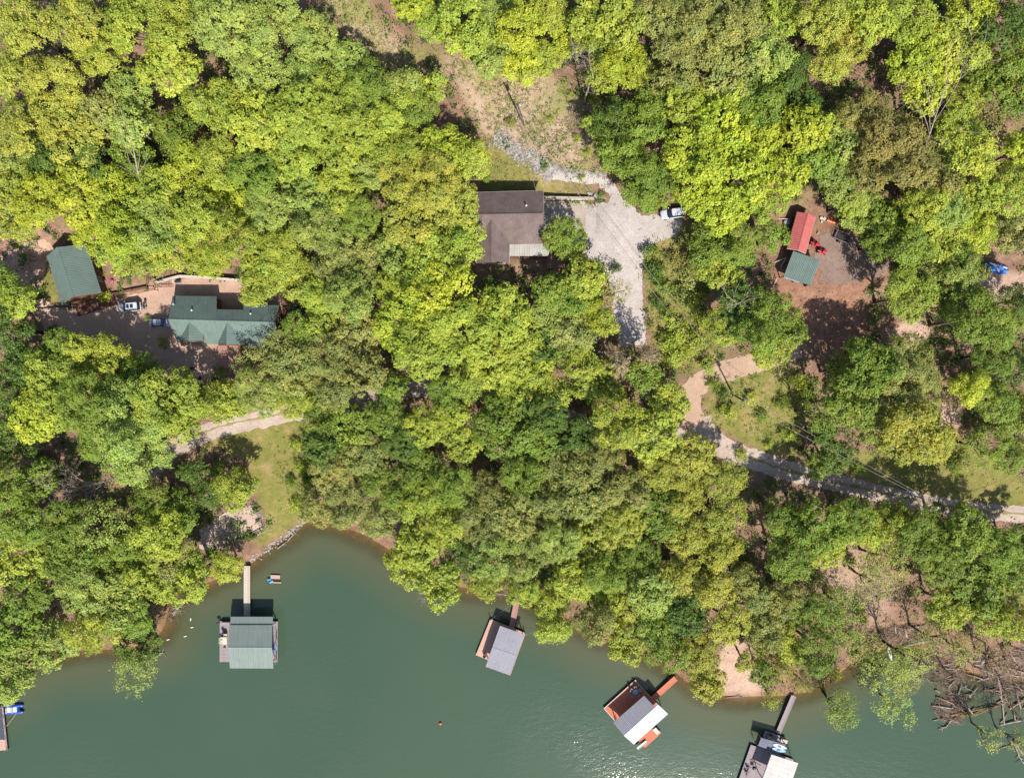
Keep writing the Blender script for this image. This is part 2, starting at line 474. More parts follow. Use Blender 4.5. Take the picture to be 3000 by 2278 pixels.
# ------------------------------------------------------------------ terrain
def grid_mesh(name, xs, ys, zfun, attrs, keep=None):
    X, Y = np.meshgrid(xs, ys)
    Z = zfun(X, Y)
    nx, ny = len(xs), len(ys)
    co = np.stack([X, Y, Z], -1).reshape(-1, 3)
    ii, jj = np.meshgrid(np.arange(nx - 1), np.arange(ny - 1))
    a = (jj * nx + ii).reshape(-1)
    faces = np.stack([a, a + 1, a + nx + 1, a + nx], -1)
    if keep is not None:
        kf = keep(X, Y).reshape(-1)
        faces = faces[kf[faces].any(axis=1)]
        used = np.unique(faces)
        remap = np.zeros(len(co), int); remap[used] = np.arange(len(used))
        co = co[used]; faces = remap[faces]
    else:
        used = None
    me = bpy.data.meshes.new(name)
    me.vertices.add(len(co)); me.vertices.foreach_set('co', co.astype(np.float32).reshape(-1))
    me.loops.add(len(faces) * 4); me.loops.foreach_set('vertex_index', faces.astype(np.int32).reshape(-1))
    me.polygons.add(len(faces)); me.polygons.foreach_set('loop_start', np.arange(0, len(faces) * 4, 4, dtype=np.int32))
    me.update(calc_edges=True)
    me.polygons.foreach_set('use_smooth', np.ones(len(faces), bool))
    for an, fn in attrs.items():
        c = fn(X, Y)
        c = [q.reshape(-1) if used is None else q.reshape(-1)[used] for q in c]
        at = me.attributes.new(an, 'FLOAT_COLOR', 'POINT')
        arr = np.stack([c[0], c[1], c[2], np.ones_like(c[0])], -1).astype(np.float32)
        at.data.foreach_set('color', arr.reshape(-1))
    return me

def terrain_material():
    m, nt, b = new_mat('forest_ground')
    geo = nt.nodes.new('ShaderNodeNewGeometry'); pos = geo.outputs['Position']
    n_big = noise(nt, 0.12, 4, 0.6, vec=pos)
    n_mid = noise(nt, 0.7, 5, 0.65, vec=pos)
    n_fine = noise(nt, 4.0, 4, 0.75, vec=pos)
    litter = ramp2(nt, n_mid, A(178, 142, 122), A(128, 100, 84), 0.3, 0.7)
    litter = mixc(nt, ramp2(nt, n_big, (0, 0, 0, 1), (0.5, 0.5, 0.5, 1), 0.45, 0.7), litter, A(120, 128, 70))
    ga = nt.nodes.new('ShaderNodeSeparateColor'); nt.links.new(attr(nt, 'g1'), ga.inputs[0])
    gb = nt.nodes.new('ShaderNodeSeparateColor'); nt.links.new(attr(nt, 'g2'), gb.inputs[0])
    def edge(m_, w=0.7):
        # ragged edge: mask plus noise
        k = math_n(nt, 'ADD', m_, math_n(nt, 'MULTIPLY', math_n(nt, 'SUBTRACT', n_mid, 0.5), w))
        r = nt.nodes.new('ShaderNodeMapRange'); r.inputs[1].default_value = 0.3; r.inputs[2].default_value = 0.62
        nt.links.new(k, r.inputs[0])
        return math_n(nt, 'MULTIPLY', r.outputs[0], math_n(nt, 'MULTIPLY', m_, 4.0, True))
    dirt = ramp2(nt, n_mid, A(180, 138, 114), A(142, 106, 88), 0.3, 0.7)
    c = mixc(nt, edge(ga.outputs[2]), litter, dirt)
    pale = ramp2(nt, n_mid, A(222, 190, 168), A(190, 158, 138), 0.3, 0.7)
    c = mixc(nt, edge(gb.outputs[0]), c, pale)
    straw = ramp2(nt, n_mid, A(208, 182, 158), A(172, 146, 120), 0.3, 0.7)
    straw = mixc(nt, ramp2(nt, n_big, (0, 0, 0, 1), (0.8, 0.8, 0.8, 1), 0.44, 0.58), straw, A(150, 150, 84))
    c = mixc(nt, edge(ga.outputs[1]), c, straw)
    grass = ramp2(nt, n_mid, A(152, 148, 82), A(122, 126, 62), 0.3, 0.7)
    n_g2 = noise(nt, 0.33, 5, 0.7, vec=pos)
    grass = mixc(nt, ramp2(nt, n_g2, (0, 0, 0, 1), (0.75, 0.75, 0.75, 1), 0.5, 0.68), grass, A(184, 158, 112))
    c = mixc(nt, math_n(nt, 'MULTIPLY', edge(ga.outputs[0]), 0.92), c, grass)
    c = mixc(nt, math_n(nt, 'MULTIPLY', gb.outputs[1], 0.75), c, ramp2(nt, n_mid, A(176, 128, 88), A(120, 90, 66), 0.3, 0.7))
    c = mixc(nt, 1.0, c, ramp2(nt, n_fine, (0.66, 0.66, 0.66, 1), (1.34, 1.34, 1.34, 1), 0.25, 0.75), 'MULTIPLY')
    nt.links.new(c, b.inputs['Base Color'])
    b.inputs['Roughness'].default_value = 1.0; b.inputs['Specular IOR Level'].default_value = 0.05
    bump(nt, b, n_fine, 0.6, 0.12)
    return m

xs = np.concatenate([np.arange(-258, -124, 4.0), np.arange(-124, 124.1, 0.8), np.arange(128, 259, 4.0)])
ys = np.concatenate([np.arange(-238, -92, 4.0), np.arange(-92, 100.1, 0.8), np.arange(104, 239, 4.0)])
me = grid_mesh('terrain', xs, ys, lambda X, Y: sample(HGT, X, Y), {
    'g1': lambda X, Y: [sample(m_grass, X, Y), sample(m_straw, X, Y), sample(m_dirt, X, Y)],
    'g2': lambda X, Y: [sample(m_pale, X, Y), sample(m_wet, X, Y), X * 0]})
tag(link_mesh('terrain', me, terrain_material()), 'brown leaf-littered hillside sloping down to the lake', 'ground', kind='structure')

# ------------------------------------------------------------------ water
def water_material():
    m, nt, b = new_mat('lake_water')
    geo = nt.nodes.new('ShaderNodeNewGeometry'); pos = geo.outputs['Position']
    sp = nt.nodes.new('ShaderNodeSeparateColor'); nt.links.new(attr(nt, 'depth'), sp.inputs[0])
    depth = math_n(nt, 'ADD', sp.outputs[0], math_n(nt, 'MULTIPLY', math_n(nt, 'SUBTRACT', noise(nt, 0.10, 4, 0.6, vec=pos), 0.5), 0.5))
    op = nt.nodes.new('ShaderNodeMapRange'); op.inputs[1].default_value = -0.05; op.inputs[2].default_value = 1.0; op.inputs[3].default_value = 0.16; op.inputs[4].default_value = 1.0
    op.interpolation_type = 'SMOOTHSTEP'
    nt.links.new(depth, op.inputs[0])
    n_big = noise(nt, 0.018, 3, 0.6, vec=pos)
    deep = ramp2(nt, n_big, A(84, 106, 84, 0.85), A(77, 102, 82, 0.85), 0.35, 0.65)
    shal = A(104, 104, 72, 0.9)
    cs = nt.nodes.new('ShaderNodeMapRange'); cs.inputs[1].default_value = 0.3; cs.inputs[2].default_value = 2.6
    nt.links.new(depth, cs.inputs[0])
    nt.links.new(mixc(nt, cs.outputs[0], shal, deep), b.inputs['Base Color'])
    b.inputs['Roughness'].default_value = 0.15
    b.inputs['IOR'].default_value = 1.333
    b.inputs['Specular IOR Level'].default_value = 0.5
    # ripples: a fine chop whose height swells and dies away over tens of metres
    mp = nt.nodes.new('ShaderNodeMapping'); mp.inputs['Scale'].default_value = (1.0, 1.9, 1.0); mp.inputs['Rotation'].default_value = (0, 0, rad(20))
    nt.links.new(pos, mp.inputs[0])
    w1 = noise(nt, 0.55, 3, 0.6, vec=mp.outputs[0])
    w2 = noise(nt, 2.2, 2, 0.5, vec=mp.outputs[0])
    gust = ramp2(nt, noise(nt, 0.030, 3, 0.6, vec=pos), (0.10, 0.10, 0.10, 1), (1, 1, 1, 1), 0.38, 0.62)
    shel = nt.nodes.new('ShaderNodeMapRange'); shel.inputs[1].default_value = 1.5; shel.inputs[2].default_value = 5.5; shel.inputs[3].default_value = 0.12
    nt.links.new(sp.outputs[0], shel.inputs[0])
    gust = math_n(nt, 'MULTIPLY', gust, shel.outputs[0])
    hgt = math_n(nt, 'MULTIPLY', math_n(nt, 'ADD', w1, math_n(nt, 'MULTIPLY', w2, 0.25)), gust)
    bump(nt, b, hgt, 1.0, 0.072)
    tr = nt.nodes.new('ShaderNodeBsdfTransparent')
    tr.inputs[0].default_value = (0.78, 0.80, 0.66, 1)
    mx = nt.nodes.new('ShaderNodeMixShader')
    nt.links.new(op.outputs[0], mx.inputs[0]); nt.links.new(tr.outputs[0], mx.inputs[1]); nt.links.new(b.outputs[0], mx.inputs[2])
    nt.links.new(mx.outputs[0], nt.nodes['Material Output'].inputs['Surface'])
    return m
WATER = water_material()
me = grid_mesh('water', np.arange(-258, 259, 1.5), np.arange(-238, 0, 1.5), lambda X, Y: X * 0,
               {'depth': lambda X, Y: [np.clip(-sample(HGT, X, Y), 0, 6), X * 0, X * 0]}, keep=lambda X, Y: sample(DIST, X, Y) < 3.0)
tag(link_mesh('water', me, WATER), 'green lake water, brown in the shallows', 'water', kind='structure')

# ------------------------------------------------------------------ draped sheets: roads, drive, patios
def resample(poly, step, jit=0.0, closed=True):
    out = []
    n = len(poly)
    for i in range(n if closed else n - 1):
        a = Vector(poly[i]); b_ = Vector(poly[(i + 1) % n])
        k = max(1, int((b_ - a).length / step))
        for j in range(k):
            p = a.lerp(b_, j / k)
            if jit: p = p + Vector((random.gauss(0, jit), random.gauss(0, jit)))
            out.append(p)
    return out

def drape(name, poly_world, dz, mat, label, category, jit=0.12, step=0.6, flat=None, kind='structure'):
    ring = resample([p[:2] for p in poly_world], step, jit)
    x = np.array([p.x for p in ring]); y = np.array([p.y for p in ring])
    X, Y = np.meshgrid(np.arange(x.min(), x.max(), 0.8), np.arange(y.min(), y.max(), 0.8))
    X = X.reshape(-1); Y = Y.reshape(-1)
    line = [(p.x, p.y) for p in ring]
    ins = in_poly(line, X, Y) & (seg_dist(line + line[:1], X, Y) > 0.35)
    pts = ring + [Vector((a, b_)) for a, b_ in zip(X[ins], Y[ins])]
    n = len(ring)
    vs, es, fs = delaunay_2d_cdt(pts, [(i, (i + 1) % n) for i in range(n)], [list(range(n))], 1, 1e-4)[:3]
    co = [(v.x, v.y, (hz(v.x, v.y) if flat is None else flat) + dz) for v in vs]
    me = bpy.data.meshes.new(name)
    # walls down the rim keep the sheet from floating
    me.from_pydata(co, [], fs); me.update()
    if me.polygons and me.polygons[0].normal.z < 0: me.flip_normals()
    return tag(link_mesh(name, me, mat), label, category, kind=kind)

def ribbon(line_px, width, n=4):
    """outline of a road along a photo-pixel centre line"""
    c = smooth_poly([tuple(G(x, y)[:2]) for x, y in line_px], n)
    if not hasattr(width, '__len__'): width = [width] * len(line_px)
    L, Rr = [], []
    for i, p in enumerate(c):
        a = Vector(c[max(i - 1, 0)]); b_ = Vector(c[min(i + 1, len(c) - 1)])
        t = (b_ - a).normalized(); nn = Vector((-t.y, t.x))
        f = i / (len(c) - 1) * (len(width) - 1); k = min(int(f), len(width) - 2); w = width[k] + (width[k + 1] - width[k]) * (f - k)
        L.append(Vector(p) + nn * w / 2); Rr.append(Vector(p) - nn * w / 2)
    return L + Rr[::-1], c

def gravel_material(name, c1, c2, c3, track=None, speck=0.45):
    m, nt, b = new_mat(name)
    geo = nt.nodes.new('ShaderNodeNewGeometry'); pos = geo.outputs['Position']
    n1 = noise(nt, 0.25, 4, 0.65, vec=pos); n2 = noise(nt, 1.3, 4, 0.7, vec=pos); n3 = noise(nt, 5.5, 2, 0.7, vec=pos)
    c = ramp2(nt, n1, c1, c2, 0.38, 0.64)
    c = mixc(nt, ramp2(nt, n2, (0, 0, 0, 1), (0.7, 0.7, 0.7, 1), 0.5, 0.72), c, c3)
    c = mixc(nt, 1.0, c, ramp2(nt, n3, (1 - speck,) * 3 + (1,), (1 + speck * 0.6,) * 3 + (1,), 0.22, 0.7), 'MULTIPLY')
    nt.links.new(c, b.inputs['Base Color'])
    b.inputs['Roughness'].default_value = 1.0; b.inputs['Specular IOR Level'].default_value = 0.05
    bump(nt, b, n3, 0.7, 0.06)
    return m

GRAVEL = gravel_material('pale_gravel', A(208, 199, 194), A(190, 180, 174), A(182, 162, 148), speck=0.30)
ROADMAT = gravel_material('grey_road_gravel', A(206, 190, 178), A(188, 168, 154), A(178, 146, 124), speck=0.30)
DIRTMAT = gravel_material('red_dirt_road', A(206, 176, 152), A(194, 164, 142), A(186, 148, 120), speck=0.22)
COURT = gravel_material('tan_paving', A(214, 182, 160), A(200, 166, 146), A(184, 148, 128), speck=0.22)
YARDMAT = gravel_material('brown_yard_gravel', A(166, 144, 132), A(150, 128, 116), A(136, 110, 96), speck=0.35)
SAND = gravel_material('pink_sand', A(214, 190, 176), A(198, 172, 158), A(184, 156, 142), speck=0.2)
MOSSY = M('centre_grass', A(170, 150, 110), A(140, 138, 80), 0.8, 1.0, 0.05, fine=5, fine_amt=0.3)

DRIVE = [(1618, 498), (1690, 505), (1760, 512), (1798, 535), (1830, 585), (1880, 630), (1960, 625), (2000, 650), (1985, 690), (1915, 715), (1882, 765), (1880, 820), (1884, 900), (1895, 1010), (1818, 1015), (1800, 940), (1790, 850), (1765, 795), (1730, 760), (1690, 720), (1640, 705), (1592, 700), (1590, 592), (1780, 594), (1790, 572), (1752, 542), (1660, 532), (1590, 520)]
drape('driveway', wpoly(DRIVE), 0.05, GRAVEL, 'pale gravel driveway beside the brown-roofed house', 'driveway')
road_w, cw = ribbon([(440, 1390), (480, 1335), (555, 1290), (640, 1255), (760, 1228), (870, 1205), (1000, 1185), (1100, 1165), (1200, 1140), (1330, 1130), (1480, 1160), (1650, 1220), (1820, 1275), (1950, 1290), (2030, 1262)], 3.6)
drape('gravel_road', [v for v in road_w], 0.045, ROADMAT, 'pale gravel road running below the houses', 'road')
mid, _ = ribbon([(555, 1284), (640, 1250), (760, 1224), (870, 1202), (960, 1190)], 0.35)
drape('grass_strip', [v for v in mid], 0.06, MOSSY, 'thin grass strip between the wheel tracks', 'grass', jit=0.12, kind='structure')
road_e, ce = ribbon([(2050, 1220), (2060, 1262), (2130, 1318), (2230, 1352), (2330, 1385), (2430, 1408), (2560, 1440), (2700, 1470), (2850, 1495), (3000, 1506), (3150, 1512)], [4.6, 4.4, 4.2, 3.8, 3.6, 3.4, 3.4, 3.4, 3.4])
drape('lane', [v for v in road_e], 0.055, ROADMAT, 'dusty gravel lane below the grassy field', 'road')
mid, _ = ribbon([(2180, 1333), (2330, 1383), (2560, 1438), (2850, 1493), (3000, 1504)], 0.45)
drape('grass_strip', [v for v in mid], 0.07, MOSSY, 'grass strip down the middle of the dusty lane', 'grass', jit=0.15, kind='structure')
road_d, cd = ribbon([(2345, 1022), (2300, 1035), (2215, 1062), (2120, 1088), (2050, 1125), (2015, 1180), (2040, 1250)], [3.4, 3.9, 4.0, 4.1, 4.3, 4.8, 4.6])
drape('dirt_road', [v for v in road_d], 0.065, DIRTMAT, 'reddish dirt road curving round the grassy field', 'road')
COURTYARD = [(90, 890), (140, 1010), (300, 1040), (420, 1080), (500, 1120), (600, 1125), (650, 1090), (660, 1025), (800, 1015), (830, 900), (800, 850), (700, 822), (560, 812), (510, 818), (440, 850), (310, 880), (290, 905), (200, 912), (170, 902), (120, 870)]
drape('courtyard', wpoly(COURTYARD), 0.05, COURT, 'tan paved courtyard round the long green-roofed house', 'paving', jit=0.06)
drape('barn_yard', wpoly([(-40, 790), (60, 710), (130, 700), (165, 725), (140, 750), (120, 860), (100, 900), (40, 860), (10, 800)]), 0.05, COURT, 'tan paved yard beside the green-roofed barn', 'paving', jit=0.06)
drape('sand_pit', wpoly([(585, 1550), (660, 1500), (738, 1478), (775, 1545), (700, 1580), (620, 1612), (585, 1606)]), 0.06, SAND, 'pinkish gravel pit framed by timbers beside the lawn', 'sand', jit=0.05)
drape('shed_yard', wpoly([(2372, 700), (2440, 680), (2520, 690), (2610, 750), (2600, 800), (2500, 830), (2420, 830), (2395, 770)]), 0.05, YARDMAT, 'grey gravel yard in front of the red-roofed shed', 'paving', jit=0.3)

# concrete slabs east of the house: pieces with joints
pad_o = tag(empty('concrete_pad', (*P(1652, 640, Z_HOUSE)[:2], Z_HOUSE)), 'tan concrete parking pad against the pale retaining wall', 'paving', kind='structure')
for i in range(3):
    for j in range(2):
        a = P(1593 + i * 41, 589 + j * 56, Z_HOUSE + 0.1) - pad_o.location
        b_ = P(1593 + (i + 1) * 41, 589 + (j + 1) * 56, Z_HOUSE + 0.1) - pad_o.location
        MB().box(((a.x + b_.x) / 2, (a.y + b_.y) / 2, 0.02), (abs(b_.x - a.x) - 0.03, abs(b_.y - a.y) - 0.03, 0.2)).build('slab', CONCRETE, pad_o)

# ------------------------------------------------------------------ foliage meshes
def quads_mesh(name, V, v=None, c=None):
    """V: (n,4,3) leaf faces; v: tone per face; c: colour per face"""
    n = len(V)
    me = bpy.data.meshes.new(name)
    me.vertices.add(n * 4); me.vertices.foreach_set('co', V.astype(np.float32).reshape(-1))
    me.loops.add(n * 4); me.loops.foreach_set('vertex_index', np.arange(n * 4, dtype=np.int32))
    me.polygons.add(n); me.polygons.foreach_set('loop_start', np.arange(0, n * 4, 4, dtype=np.int32))
    me.update(calc_edges=True)
    if v is not None:
        at = me.attributes.new('v', 'FLOAT', 'FACE'); at.data.foreach_set('value', v.astype(np.float32))
    if c is not None:
        at = me.attributes.new('c', 'FLOAT_COLOR', 'FACE')
        at.data.foreach_set('color', np.concatenate([c, np.ones((n, 1))], 1).astype(np.float32).reshape(-1))
    return me

def leaf_quads(rng, c, nrm, size, aspect=0.62):
    n = len(c)
    nrm = nrm / (np.linalg.norm(nrm, axis=1, keepdims=True) + 1e-9)
    r = rng.normal(size=(n, 3))
    t1 = np.cross(nrm, r); t1 /= np.linalg.norm(t1, axis=1, keepdims=True) + 1e-9
    t2 = np.cross(nrm, t1)
    L = size[:, None]; W = L * aspect
    return np.stack([c + t1 * L, c + t2 * W, c - t1 * L, c - t2 * W], 1)

def crown_mesh(name, seed, R, kind):
    """a crown of boughs, each bough a dome of leaf tufts, around (0,0,0), flat-ish below"""
    rng = np.random.default_rng(seed)
    leaf, dens, k, spread = {'d': (0.195, 0.95, 16, 0.21), 'f': (0.155, 0.95, 21, 0.24), 's': (0.15, 0.38, 12, 0.34), 'u': (0.16, 1.0, 13, 0.24)}[kind]
    nl = int(4 + 2.1 * R)
    lobes = []
    for _ in range(400):
        a = rng.uniform(0, 2 * np.pi); r = 0.74 * R * math.sqrt(rng.uniform(0, 1))
        lr = rng.uniform(0.24, 0.40) * R * (1.15 if R < 4 else 0.92)
        x, y = r * math.cos(a), r * math.sin(a)
        if all((x - q[0]) ** 2 + (y - q[1]) ** 2 > (0.64 * (lr + q[3])) ** 2 for q in lobes):
            z = 0.50 * R * math.sqrt(max(0.0, 1 - (r / R) ** 2)) + rng.normal(0, 0.17 * R)
            lobes.append((x, y, z, lr))
        if len(lobes) >= nl: break
    C, Nn, T = [], [], []
    for li, (x, y, z, lr) in enumerate(lobes):
        nt_ = int(2 * np.pi * lr * lr / 0.26 * dens)
        dirs = rng.normal(size=(nt_ * 2, 3)); dirs /= np.linalg.norm(dirs, axis=1, keepdims=True)
        dirs = dirs[dirs[:, 2] > -0.35][:nt_]
        wob = 1 + 0.16 * np.sin(dirs[:, 0] * 5 + li) * np.cos(dirs[:, 1] * 6 + 2 * li)
        pos = np.array([x, y, z]) + dirs * np.array([lr, lr, lr * 0.9]) * (rng.uniform(0.72, 1.16, len(dirs)) * wob)[:, None]
        keep = np.ones(len(pos), bool)
        for lj, (x2, y2, z2, lr2) in enumerate(lobes):
            if lj == li: continue
            q = (pos - np.array([x2, y2, z2])) / np.array([lr2, lr2, lr2 * 0.9])
            keep &= (q ** 2).sum(1) > 0.55
        pos, dd = pos[keep], dirs[keep]
        C.append(pos); Nn.append(dd); T.append(rng.uniform(0, 1, len(pos)) * 0.8 + rng.uniform(0, 0.2))
    C = np.concatenate(C); Nn = np.concatenate(Nn); T = np.concatenate(T)
    out = np.concatenate([C[:, :2], np.zeros((len(C), 1))], 1) / R
    n = len(C)
    c = np.repeat(C, k, 0); nn = np.repeat(Nn * 0.55 + out * 0.2 + np.array([0, 0, 0.45]), k, 0)
    c = c + rng.normal(0, spread, (n * k, 3)) * np.array([1, 1, 0.55])
    nn = nn + rng.normal(0, 0.36, (n * k, 3))
    nn[:, 2] = np.abs(nn[:, 2]) * 0.9 + nn[:, 2] * 0.1
    size = leaf * rng.uniform(0.65, 1.25, n * k)
    v = np.clip(np.repeat(T, k) * 0.55 + rng.uniform(0, 0.45, n * k), 0, 1)
    return quads_mesh(name, leaf_quads(rng, c, nn, size), v), lobes

def conifer_mesh(name, seed, R):
    """tiers of drooping sprays, ragged in plan"""
    rng = np.random.default_rng(seed)
    C, Nn, T, S = [], [], [], []
    Hc = 2.1 * R
    for lev in np.linspace(0, 1, 13):
        rr = R * (1 - lev) ** 0.8 + 0.25
        nb = int(5 + 7 * (1 - lev))
        for b in range(nb):
            a = rng.uniform(0, 2 * np.pi); L = rr * rng.uniform(0.55, 1.1)
            m = int(34 * L / R) + 6
            t = np.sqrt(rng.uniform(0.02, 1, m))
            w = 0.17 * L * (1 - 0.5 * t)
            x = t * L; y = rng.normal(0, 1, m) * w * 0.5
            z = lev * Hc - 0.22 * x + rng.normal(0, 0.08, m) - Hc * 0.35
            C.append(np.stack([x * math.cos(a) - y * math.sin(a), x * math.sin(a) + y * math.cos(a), z], 1))
            Nn.append(np.stack([0.3 * math.cos(a) * np.ones(m), 0.3 * math.sin(a) * np.ones(m), 0.8 * np.ones(m)], 1) + rng.normal(0, 0.45, (m, 3)))
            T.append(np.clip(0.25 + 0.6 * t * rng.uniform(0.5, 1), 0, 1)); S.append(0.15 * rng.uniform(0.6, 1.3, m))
    C = np.concatenate(C); Nn = np.concatenate(Nn); T = np.concatenate(T); S = np.concatenate(S)
    return quads_mesh(name, leaf_quads(rng, C, Nn, S, 0.45), T), [(0, 0, Hc * 0.3, R)]

CROWNS = {}
for kd, seeds in (('d', (1, 2, 3)), ('f', (4, 5, 6)), ('s', (7, 8))):
    for R in (2.6, 3.8, 5.2, 6.8):
        if kd == 's' and R > 6: continue
        CROWNS[(kd, R)] = [crown_mesh('crown_' + kd, s * 17 + int(R * 10), R, kd) for s in seeds]
CROWNS[('u', 1.6)] = [crown_mesh('shrub_foliage', 90 + s, 1.6, 'u') for s in range(4)]
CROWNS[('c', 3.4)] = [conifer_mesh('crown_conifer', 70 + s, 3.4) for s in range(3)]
for lst in CROWNS.values():
    for me, _ in lst: me.materials.append(LEAF)

# ------------------------------------------------------------------ where trunks may not stand
BUILD_PX = [[(1375, 545), (1615, 545), (1615, 790), (1375, 790)], [(110, 700), (330, 690), (350, 930), (150, 930)], [(470, 840), (860, 840), (860, 1050), (470, 1050)],
            [(2300, 600), (2410, 600), (2420, 850), (2280, 840)], [(560, 1040), (720, 1030), (720, 1100), (560, 1100)], [(2870, 755), (2970, 755), (2970, 815), (2870, 815)],
            [(300, 860), (520, 850), (520, 1000), (300, 1000)], [(1920, 590), (2040, 590), (2040, 660), (1920, 660)]]
noroot = (DIST < 0.9) | (mask(BUILD_PX, 0) > 0.5) | (mask([DRIVE, COURTYARD], 0) > 0.5)
for line in (cw, ce, cd):
    noroot |= seg_dist([tuple(p) for p in line], XX, YY) < 2.4
noroot = noroot.astype(float)

def root_spot(x, y, wet=False):
    if wet or sample(noroot, x, y) < 0.3: return x, y
    for r in np.arange(0.5, 14, 0.5):
        for a in np.linspace(0, 2 * math.pi, 20, endpoint=False):
            X, Y = x + r * math.cos(a), y + r * math.sin(a)
            if sample(noroot, X, Y) < 0.05: return X, Y
    return x, y

COLOURS = {  # sun-lit look of each crown
    'Y': ('bright yellow-green', (186, 200, 68)), 'L': ('fresh light-green', (170, 191, 77)), 'M': ('mid-green', (132, 160, 64)),
    'G': ('deep green', (98, 128, 54)), 'B': ('pale bluish-green', (160, 184, 92)), 'O': ('golden olive', (178, 184, 80)),
    'T': ('bronze-olive', (158, 152, 84)), 'S': ('sage-green', (156, 168, 92)), 'K': ('grey-brown', (164, 148, 118))}

